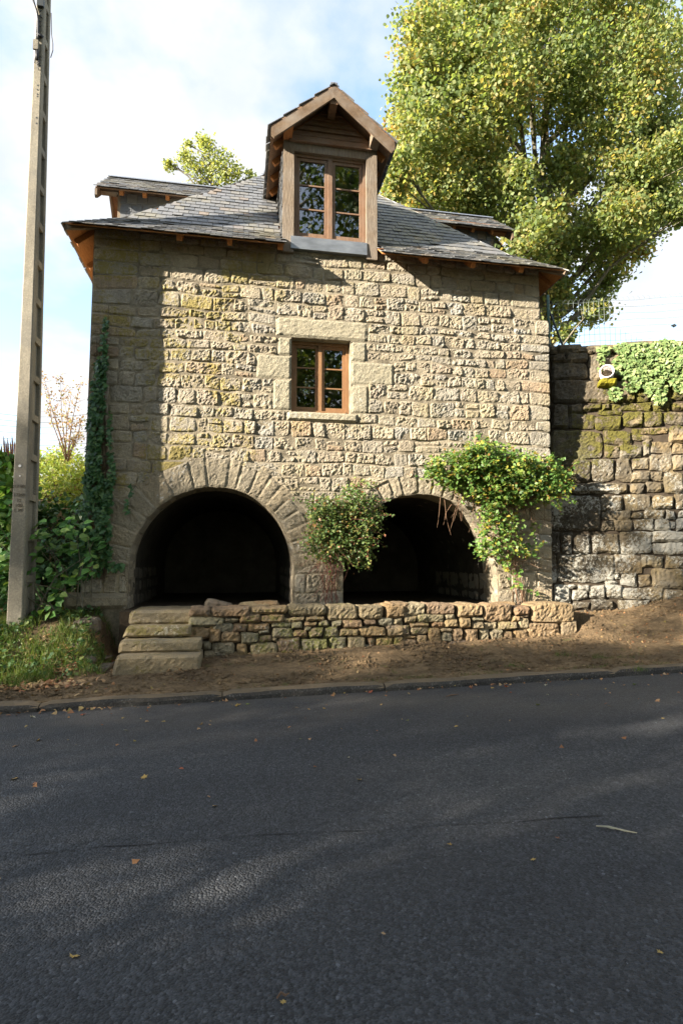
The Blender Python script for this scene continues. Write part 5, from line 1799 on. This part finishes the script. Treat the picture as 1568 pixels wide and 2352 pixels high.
shrub('creeper', 'bright green creeper spilling over the right arch and hanging to the low wall',
      [(1040, 1075, 50, 32, 2.4), (1100, 1060, 60, 42, 3.6), (1160, 1075, 70, 42, 4.2), (1225, 1085, 60, 42, 3.6), (1270, 1105, 36, 36, 1.6), (1000, 1088, 24, 20, .7), (1120, 1115, 80, 30, 3), (1200, 1130, 60, 28, 2), (1112, 1018, 12, 22, .4), (1250, 1140, 30, 16, .5), (1300, 1110, 18, 18, .12),
       (1130, 1160, 22, 34, .7), (1160, 1190, 26, 30, .6), (1110, 1200, 10, 26, .35), (1180, 1220, 26, 24, .45), (1150, 1250, 26, 18, .4), (1115, 1255, 8, 22, .25), (1200, 1260, 18, 14, .2), (1165, 1290, 12, 18, .2), (1225, 1240, 12, 30, .12), (1185, 1330, 6, 28, .12), (1103, 1262, 14, 18, .2), (1025, 1110, 18, 12, .3)],
      7600, 0.42, 0.066, 'leaf', M['creeper_leaf'], M['stem'],
      [((1195, 1385), (1150, 1120), 16, 10), ((1150, 1150), (1180, 1290), 26, 22), ((1085, 1120), (1110, 1180), 16, 30), ((1045, 1130), (1030, 1185), 6, 18), ((1020, 1145), (1020, 1220), 3, 10), ((1140, 1120), (1140, 1190), 24, 34), ((1215, 1130), (1195, 1220), 24, 34), ((1190, 1290), (1240, 1300), 5, 12), ((1250, 1120), (1290, 1160), 10, 18)], 51, (3.9, -0.2, 0.9), 0.5)
shrub('bush', 'rounded green bush growing out of the pillar between the two arches',
      [(790, 1165, 42, 26, 1.6), (760, 1195, 44, 36, 2.4), (810, 1195, 46, 36, 2.4), (785, 1230, 62, 36, 3), (745, 1245, 40, 36, 1.6), (825, 1245, 38, 40, 1.8), (812, 1132, 20, 16, .8), (845, 1165, 26, 30, .9), (735, 1160, 22, 14, .5), (855, 1190, 16, 36, .5), (820, 1290, 16, 20, .4), (760, 1275, 40, 18, .8), (730, 1180, 22, 20, .5)],
      5200, 0.5, 0.05, 'leaf', M['bramble_leaf'], M['red_stem'],
      [((760, 1385), (750, 1260), 14, 12), ((770, 1240), (750, 1310), 26, 22), ((800, 1200), (770, 1270), 20, 26), ((860, 1180), (876, 1200), 5, 8), ((770, 1290), (760, 1370), 10, 14)], 52, (1.3, -0.2, 0.9), 0.5)

# left bank: hazel in front, thicket behind
SPR = [(150, 1260, 30, 20, 1), (205, 1250, 40, 26, 1.2), (120, 1220, 40, 24, 1), (170, 1215, 50, 24, 1.4), (110, 1290, 40, 30, 1), (70, 1340, 30, 24, .6), (105, 1400, 30, 14, .8), (135, 1335, 30, 26, 1), (185, 1330, 30, 16, .8), (90, 1250, 30, 30, .8), (130, 1375, 26, 14, .6), (210, 1290, 26, 20, .6), (20, 1230, 26, 60, 1.4), (15, 1320, 18, 50, 1)]
hz_ = thing('hazel_bush', 'leafy hazel bush with large round leaves between the pole and the house', 'bush', (-2.9, 0.0, 0.8))
rngh = np.random.default_rng(61); rhz = random.Random(61)
proto_leaf = []
V0, F0 = SHAPES['round']
for k in range(4):
    sc = 1.0
    vv = [(x * (1 + 0.1 * rhz.uniform(-1, 1)), y - 0.1, z * (1 + k * 0.5)) for x, y, z in V0]
    m_ = mesh('hazel_leaf', vv, F0); m_.materials.append(M['hazel_leaf']); proto_leaf.append(m_)
pix = poly_sample(rngh, SPR, 235)
for i, (px, py) in enumerate(pix):
    y = rhz.uniform(-0.75, 0.05) if px > 60 else rhz.uniform(-0.2, 0.5)
    p = at(px, py, y)
    o = bpy.data.objects.new('leaf', proto_leaf[i % 4]); col.objects.link(o)
    o.location = p; sz = rhz.uniform(0.085, 0.145); o.scale = (sz, sz, sz)
    n_ = Vector((rhz.gauss(-.25, .35), rhz.gauss(-.55, .3), rhz.gauss(.75, .25))).normalized()
    o.rotation_euler = (n_.to_track_quat('Z', 'Y') @ Matrix.Rotation(rhz.uniform(0, 6.28), 3, 'Z').to_quaternion()).to_euler()
    adopt(o, hz_)
mb = MB()
for k in range(16):
    a = at(rhz.uniform(60, 230), rhz.uniform(1400, 1430), rhz.uniform(-.4, .1)); e = at(*pix[rhz.randrange(len(pix))], rhz.uniform(-.6, 0))
    mb.tube([a, a.lerp(e, .5) + Vector((rhz.gauss(0, .08), rhz.gauss(0, .05), .1)), e], [.012, .008, .004], 5)
mb.build('branches', M['bark'], hz_)


def mass(name, label, cat, blobs, mat, leaf, per, seed, shape='leaf', loc=None):
    rng_ = np.random.default_rng(seed)
    t = thing(name, label, cat, loc or blobs[0][:3])
    Pn = cloud(rng_, blobs, per)
    nr = rng_.normal(size=Pn.shape) * 0.7 + np.array([-.2, -.35, .7])
    leaves('leaves', Pn, nr, rng_.uniform(.7, 1.3, len(Pn)) * leaf, shape, mat, t, rng_, .5)
    mb = MB(); rr = random.Random(seed)
    for (x, y, z, r, nc) in blobs:
        for _ in range(3):
            e = Vector((x + rr.gauss(0, r * .6), y + rr.gauss(0, r * .6), z + rr.gauss(0, r * .5)))
            b = Vector((x + rr.gauss(0, r * .4), y + rr.gauss(0, .2), z - r * 1.1))
            mb.tube([b, b.lerp(e, .5) + Vector((rr.gauss(0, .1), 0, .1)), e], [.012, .009, .004], 4, False)
    mb.build('stems', M['stem'], t)
    return t


bl = []
for (px, py, r, y) in [(120, 1075, 36, 3.2), (165, 1070, 34, 3.0), (90, 1100, 36, 2.8), (140, 1110, 40, 2.6), (185, 1100, 28, 2.4), (110, 1140, 36, 2.2), (165, 1140, 34, 2.0), (60, 1060, 30, 3.2), (205, 1080, 20, 3.0), (150, 1055, 24, 3.6), (105, 1058, 22, 3.8)]:
    p = at(px, py, y); bl.append((p.x, p.y, p.z, r * (y + 9.6) / F_PX * .9, 16))
mass('bramble_thicket', 'sunlit yellow green thicket on the bank behind the pole', 'thicket', bl, M['thicket_leaf'], 0.075, 26, 71)
bl = []
for (px, py, r, y) in [(70, 1190, 40, 1.4), (120, 1200, 44, 1.2), (175, 1190, 40, 1.0), (215, 1180, 30, .8), (90, 1260, 44, 1.0), (150, 1280, 44, .8), (200, 1270, 30, .6), (60, 1330, 40, .7), (120, 1340, 40, .5), (175, 1340, 26, .4), (60, 1400, 30, .3), (20, 1300, 40, 1.0), (20, 1380, 34, .5)]:
    p = at(px, py, y); bl.append((p.x, p.y, p.z, r * (y + 9.6) / F_PX * .9, 12))
mass('undergrowth', 'dark shaded undergrowth on the bank left of the house', 'undergrowth', bl, M['ivy_leaf'], 0.085, 24, 72, 'round')
bl = []
for (px, py, r, y) in [(15, 1110, 40, .9), (-30, 1080, 50, 1.0), (20, 1160, 40, .8), (-20, 1200, 60, .6), (10, 1060, 26, 1.2), (-60, 1150, 60, .6), (5, 1230, 40, .5), (-40, 1300, 60, .3)]:
    p = at(px, py, y); bl.append((p.x, p.y, p.z, r * (y + 9.6) / F_PX * .85, 11))
mass('leafy_shrub', 'bright leafy shrub at the left edge behind the pole', 'shrub', bl, M['hazel_leaf'], 0.13, 12, 73, 'round')

mass('added_shade_hedge', 'unseen leafy hedge added across the road to shade the asphalt', 'hedge', HEDGE, M['shade_leaf'], 0.16, 22, 75)
# dry thin shrub in front of the sky
dry = thing('dry_shrub', 'thin dry shrub with brown leaves rising above the bank', 'shrub', at(155, 1060, 2.4))
mb = MB(); rd = random.Random(81); tips = []
for (ax, ay, bx, by) in [(155, 1060, 140, 860), (155, 1050, 185, 880), (152, 1055, 112, 890), (157, 1060, 150, 930), (150, 1060, 165, 900), (158, 1055, 192, 950), (150, 1040, 125, 930), (156, 1050, 176, 1000), (155, 1045, 196, 1000), (152, 1040, 100, 860)]:
    pa, pb = at(ax, ay, 2.4), at(bx, by, 2.4 + rd.uniform(-.3, .3))
    mid = pa.lerp(pb, .5) + Vector((rd.gauss(0, .04), 0, .05))
    mb.tube([pa, mid, pb], [.014, .008, .002], 4)
    for _ in range(9):
        f = rd.uniform(.3, 1); q = mid.lerp(pb, (f - .3) / .7); e = q + Vector((rd.gauss(0, .13), rd.gauss(0, .1), rd.uniform(-.02, .2)))
        mb.tube([q, e], [.004, .0015], 3); tips += [q, e, q.lerp(e, .5)]
    tips += [pa.lerp(pb, rd.uniform(0, 1)) for _ in range(6)]
mb.build('stems', M['stem'], dry)
tp = np.array([tuple(t_) for t_ in tips]); tp = np.concatenate([tp + rng.normal(size=tp.shape) * .035 for _ in range(3)])
leaves('leaves', tp, rng.normal(size=tp.shape), rng.uniform(.03, .06, len(tp)), 'leaf', M['dry_leaf'], dry, rng, 1.0)
# dark dock stalks at the edge
dock = thing('dock_plant', 'dark dead dock stalks standing against the sky at the left edge', 'plant', at(20, 1050, 1.2))
mb = MB()
for k, (px, py) in enumerate([(9, 1000), (18, 1005), (28, 998), (33, 1010), (14, 1012), (3, 1020), (24, 1012)]):
    a, e = at(px + 3, 1060, 1.2), at(px, py, 1.2)
    mb.tube([a, a.lerp(e, .4), a.lerp(e, .75), e], [.006, .016, .014, .003], 5)
mb.build('stalks', M['red_stem'], dock)

# wires behind the bank
wf_ = thing('field_fence', 'thin wire fence strung behind the bank on the left', 'fence', at(60, 1000, 3.6))
for k, py in enumerate([955, 968, 980, 994, 1008, 1021, 1033]):
    mb = MB(); mb.tube([at(-60, py - 12 + 3 * k * .5, 3.6), at(60, py + 2, 3.6), at(130, py + 3, 3.6), at(240, py - 7, 3.6)], .005, 4, False); mb.build('wire', M['wire'], wf_)
for px in (-50, 235):
    p = at(px, 1000, 3.62); mb = MB(); mb.tube([(p.x, p.y, 3.0), (p.x, p.y, 5.1)], .05, 7); mb.cbuild('fence_post', M['bark'], wf_)

# ------------------------------------------------------------------ grass, litter, single leaves
rg = np.random.default_rng(91); rgi = random.Random(91)
pts = []
for _ in range(8000):
    x = rgi.uniform(-6.5, -1.75); y = rgi.uniform(-2.0, 0.2)
    dens = noise.noise(Vector((x * 1.3, y * 1.3, 2))) + 0.2 + (0.35 if x < -2.3 else -.1) - (0.5 if y < -1.7 else 0)
    if dens > rgi.uniform(0, .7):
        for _ in range(5):
            xx, yy = x + rgi.gauss(0, .03), y + rgi.gauss(0, .03)
            pts.append((xx, yy, ground_h(xx, yy) + .03))
pts = np.array(pts)
o = leaves('grass', pts, np.stack([rg.normal(0, 1, len(pts)), rg.normal(-.6, .8, len(pts)), rg.normal(.15, .25, len(pts))], 1), rg.uniform(.08, .22, len(pts)), 'blade', M['grass'], None, rg, -2.2)
# low weeds among the grass
pts = []
for _ in range(620):
    x = rgi.uniform(-5.5, -1.85); y = rgi.uniform(-1.6, -.2)
    if noise.noise(Vector((x * 1.7, y * 1.7, 9))) > rgi.uniform(-.3, .5):
        for _ in range(6):
            xx, yy = x + rgi.gauss(0, .06), y + rgi.gauss(0, .06); pts.append((xx, yy, ground_h(xx, yy) + rgi.uniform(.03, .14)))
pts = np.array(pts)
o = leaves('weeds', pts, rg.normal(size=pts.shape) * .5 + np.array([-.2, -.3, .9]), rg.uniform(.03, .075, len(pts)), 'round', M['weed_leaf'], None, rg)
pts = []
for _ in range(260):
    x = rgi.uniform(-0.5, 9.0); y = rgi.choice([-2.58 + abs(rgi.gauss(0, .06)), rgi.uniform(-2.4, -1.2)])
    if noise.noise(Vector((x * 1.1, y * 1.1, 12))) > (.12 if y > -2.4 else -.1):
        for _ in range(7):
            xx, yy = x + rgi.gauss(0, .035), y + rgi.gauss(0, .02); pts.append((xx, yy, ground_h(xx, yy) + .012))
pts = np.array(pts)
o = leaves('verge_grass', pts, rg.normal(size=pts.shape) * np.array([1, 1, .3]), rg.uniform(.03, .08, len(pts)), 'blade', M['grass'], None, rg, -1.4)
# grass tufts on the verge
TUFTS = [(1295, 1510, 'small green grass tuft on the soil before the right end of the low wall'), (1378, 1516, 'low grass tuft on the soil in front of the retaining wall'), (1470, 1545, 'flat grass tuft beside the pale kerb stone'), (1180, 1530, 'tiny grass tuft on the bare soil near the kerb')]
for i, (px, py, lab) in enumerate(TUFTS):
    p = hit(px, py, (0, -0.08, 1), (3, -1.8, 0.26))
    n = 46
    q = np.array([(p.x + rgi.gauss(0, .07), p.y + rgi.gauss(0, .04), 0) for _ in range(n)]); q[:, 2] = [ground_h(a, b) + .02 for a, b, _ in q]
    o = leaves('grass_tuft', q, rg.normal(size=q.shape) * np.array([1, 1, .3]), rg.uniform(.05, .11, n), 'blade', M['grass'], None, rg, -1.6, None)
    tag(o, lab, 'grass', 'grass tufts on the verge')

# soil crumbs and small pebbles: uncountable
crumb_v = []; crumbs = MB()
for _ in range(9500):
    x = rgi.uniform(-4, 9); y = -2.6 + (1.75 if x < 5.5 else 2.3) * rgi.random()
    if x < -1.8 and y > -1.5:
        continue
    if noise.noise(Vector((x * 1.2, y * 2, 5))) < rgi.uniform(-.5, .35):
        continue
    s_ = rgi.choice([.009, .012, .012, .016, .022, .034]); z = ground_h(x, y)
    c = Vector((x, y, z + s_ * .3))
    crumbs.add([c + Vector((s_ * rgi.uniform(.6, 1.3), 0, 0)), c + Vector((0, s_, 0)), c - Vector((s_ * rgi.uniform(.6, 1.3), 0, 0)), c - Vector((0, s_, 0)), c + Vector((0, 0, s_ * .8)), c - Vector((0, 0, s_))],
               [(0, 1, 4), (1, 2, 4), (2, 3, 4), (3, 0, 4), (1, 0, 5), (2, 1, 5), (3, 2, 5), (0, 3, 5)])
o = crumbs.build('soil_crumbs', M['soil']); o['kind'] = 'stuff'

# leaf litter along kerb and bank
pts = []
for _ in range(330):
    x = rgi.uniform(-5, 8.5)
    if noise.noise(Vector((x * .9, 3, 1))) > rgi.uniform(-.5, .45):
        y = -2.76 - abs(rgi.gauss(0, .05)); pts.append((x, y, zroad(x) + rgi.uniform(.008, .03)))
for _ in range(3600):
    x = rgi.uniform(-5.5, -1.7); y = rgi.uniform(-2.1, -.7)
    if noise.noise(Vector((x * 1.5, y * 1.5, 4))) > rgi.uniform(-.35, .5):
        pts.append((x, y, ground_h(x, y) + rgi.uniform(.01, .04)))
for _ in range(520):
    x = rgi.uniform(5.5, 9); y = rgi.uniform(-1.6, -.1) - max(0, x - 6) * .2
    pts.append((x, y, ground_h(x, y) + .012))
for _ in range(420):
    x = rgi.uniform(-4, 9); y = rgi.uniform(-2.5, -1.0); pts.append((x, y, ground_h(x, y) + .01))
for _ in range(150):
    x = rgi.uniform(-5, 9); y = -2.8 - abs(rgi.gauss(0, 1.3)); pts.append((x, y, zroad(x) + .006))
pts = np.array(pts)
lit_sz = np.where(pts[:, 0] < -1.6, rg.uniform(.03, .085, len(pts)), rg.uniform(.015, .05, len(pts)))
o = leaves('leaf_litter', pts, rg.normal(size=pts.shape) * .38 + np.array([0, -.1, 1]), lit_sz, 'ivy', M['litter'], None, rg)

LOBES = [(0, -.5), (.12, -.18), (.5, -.3), (.34, .0), (.62, .2), (.28, .26), (.2, .36), (.0, .72), (-.2, .36), (-.28, .26), (-.62, .2), (-.34, 0), (-.5, -.3), (-.12, -.18)]
leaf_protos = []
for k in range(3):
    vv = [(0, 0.02, 0.02)] + [(x * (1 - .12 * k), y * (1 + .1 * k), .16 * abs(x) ** 1.3 * (1 + k * .5) + .05 * math.sin(x * 6 + k * 2)) for x, y in LOBES]
    leaf_protos.append((vv, [(0, i + 1, (i + 1) % len(LOBES) + 1) for i in range(len(LOBES))]))
leaf_cache = {}


def lone_leaf(px, py, size, kind, label, group, curl=0.0):
    p = hit(px, py, (-0.0195, 0, 1), (0, 0, 0.032))
    if py < 1640 - px * .064 - 4:
        p.z += 0.01
    k = rgi.randrange(3)
    if (k, kind) not in leaf_cache:
        m_ = mesh('fallen_leaf', *leaf_protos[k]); m_.materials.append(M[kind]); leaf_cache[(k, kind)] = m_
    o = bpy.data.objects.new('fallen_leaf', leaf_cache[(k, kind)]); col.objects.link(o)
    o.location = p; o.rotation_euler = (rgi.gauss(0, .22) + curl, rgi.gauss(0, .22), rgi.uniform(0, 6.28)); o.scale = (size * .62, size * .62, size * 1.1)
    return tag(o, label, 'leaf', group)


ROADL = [(418, 1765, .055, 'red_litter', 'small red curled leaf on the dark asphalt left of centre'), (332, 1786, .085, 'yellow_litter', 'flat ochre leaf on the asphalt below the red curled leaf'), (825, 1791, .07, 'yellow_litter', 'tan leaf on the asphalt in the middle of the road'),
         (493, 1851, .05, 'litter', 'brown leaf on the asphalt below the ochre leaf'), (170, 2197, .06, 'yellow_litter', 'tan leaf on the near asphalt at lower left'), (1032, 1940, .045, 'yellow_litter', 'small tan leaf beside the dark road joint'), (1224, 1975, .05, 'yellow_litter', 'tan leaf on the asphalt right of the joint'),
         (650, 2302, .035, 'yellow_litter', 'tiny yellow leaf at the bottom of the road beside a twig'), (1234, 1619, .085, 'green_litter', 'green leaf on the asphalt near the kerb gap'), (288, 1677, .06, 'pale_litter', 'pale leaf on the dusty asphalt at the left'), (192, 1641, .085, 'red_litter', 'reddish curled leaf against the left kerb'), (75, 1647, .09, 'pale_litter', 'pale crumpled leaf against the kerb at far left'),
         (850, 1590, .10, 'red_litter', 'large pinkish leaf leaning on the kerb joint'), (1160, 1577, .10, 'red_litter', 'long red leaf in the gutter under the right kerb'), (1130, 1580, .075, 'yellow_litter', 'yellow leaf in the gutter beside the long red leaf'), (1253, 1574, .075, 'pale_litter', 'pale green leaf under the end of the dark kerb stone'), (1457, 1572, .09, 'green_litter', 'grey green leaf on the asphalt before the pale kerb'), (1080, 1580, .08, 'red_litter', 'pale orange leaf against the kerb right of centre'),
         (570, 1617, .08, 'green_litter', 'yellow green leaf under the kerb left of centre'), (545, 1621, .09, 'yellow_litter', 'orange tan leaf under the kerb beside the green one'), (1172, 1591, .05, 'red_litter', 'small dark red leaf below the long red leaf'), (1257, 1596, .045, 'pale_litter', 'cream leaf on the asphalt right of centre near the kerb'), (1515, 2187, .04, 'yellow_litter', 'tiny tan leaf on the near asphalt at lower right'), (1048, 1668, .06, 'yellow_litter', 'tan leaf on the far lane right of centre'), (690, 1697, .04, 'green_litter', 'small green leaf on the far lane'), (1280, 1925, .045, 'litter', 'small brown leaf right of the road joint'), (800, 1740, .04, 'pale_litter', 'tiny pale leaf on the middle of the far lane'), (935, 1655, .06, 'green_litter', 'dull green leaf on the dusty far lane'), (1520, 1650, .045, 'yellow_litter', 'tan leaf on the far lane at the right edge'), (880, 2145, .035, 'litter', 'small brown leaf on the near asphalt at the centre')]
for px, py, sz, kd, lab in ROADL:
    lone_leaf(px, py, sz, kd, lab, 'fallen leaves on the road', .3 if sz > .08 else 0)
# twigs
for i, (pa, pb, rr2, lab) in enumerate([((1368, 1897), (1462, 1913), .0055, 'pale broken twig lying on the asphalt at the right'), ((636, 2292), (664, 2281), .005, 'short brown twig on the asphalt near the bottom'), ((1024, 1600), (1052, 1594), .007, 'dark twig on the asphalt below the kerb')]):
    a, e = hit(*pa, (-0.0195, 0, 1), (0, 0, 0.036)), hit(*pb, (-0.0195, 0, 1), (0, 0, 0.036))
    mb = MB(); mb.tube([a, a.lerp(e, .35) + Vector((0, .012, .004)), a.lerp(e, .7) + Vector((0, -.008, .003)), e], [rr2 * .7, rr2, rr2 * .9, rr2 * .4], 6)
    if i == 0:
        q = a.lerp(e, .45); mb.tube([q, q + Vector((-.06, .025, .01))], [rr2 * .6, rr2 * .3], 5)
    o = mb.cbuild('twig', M['pale_litter'] if i == 0 else M['stem']); tag(o, lab, 'twig', 'twigs on the road')
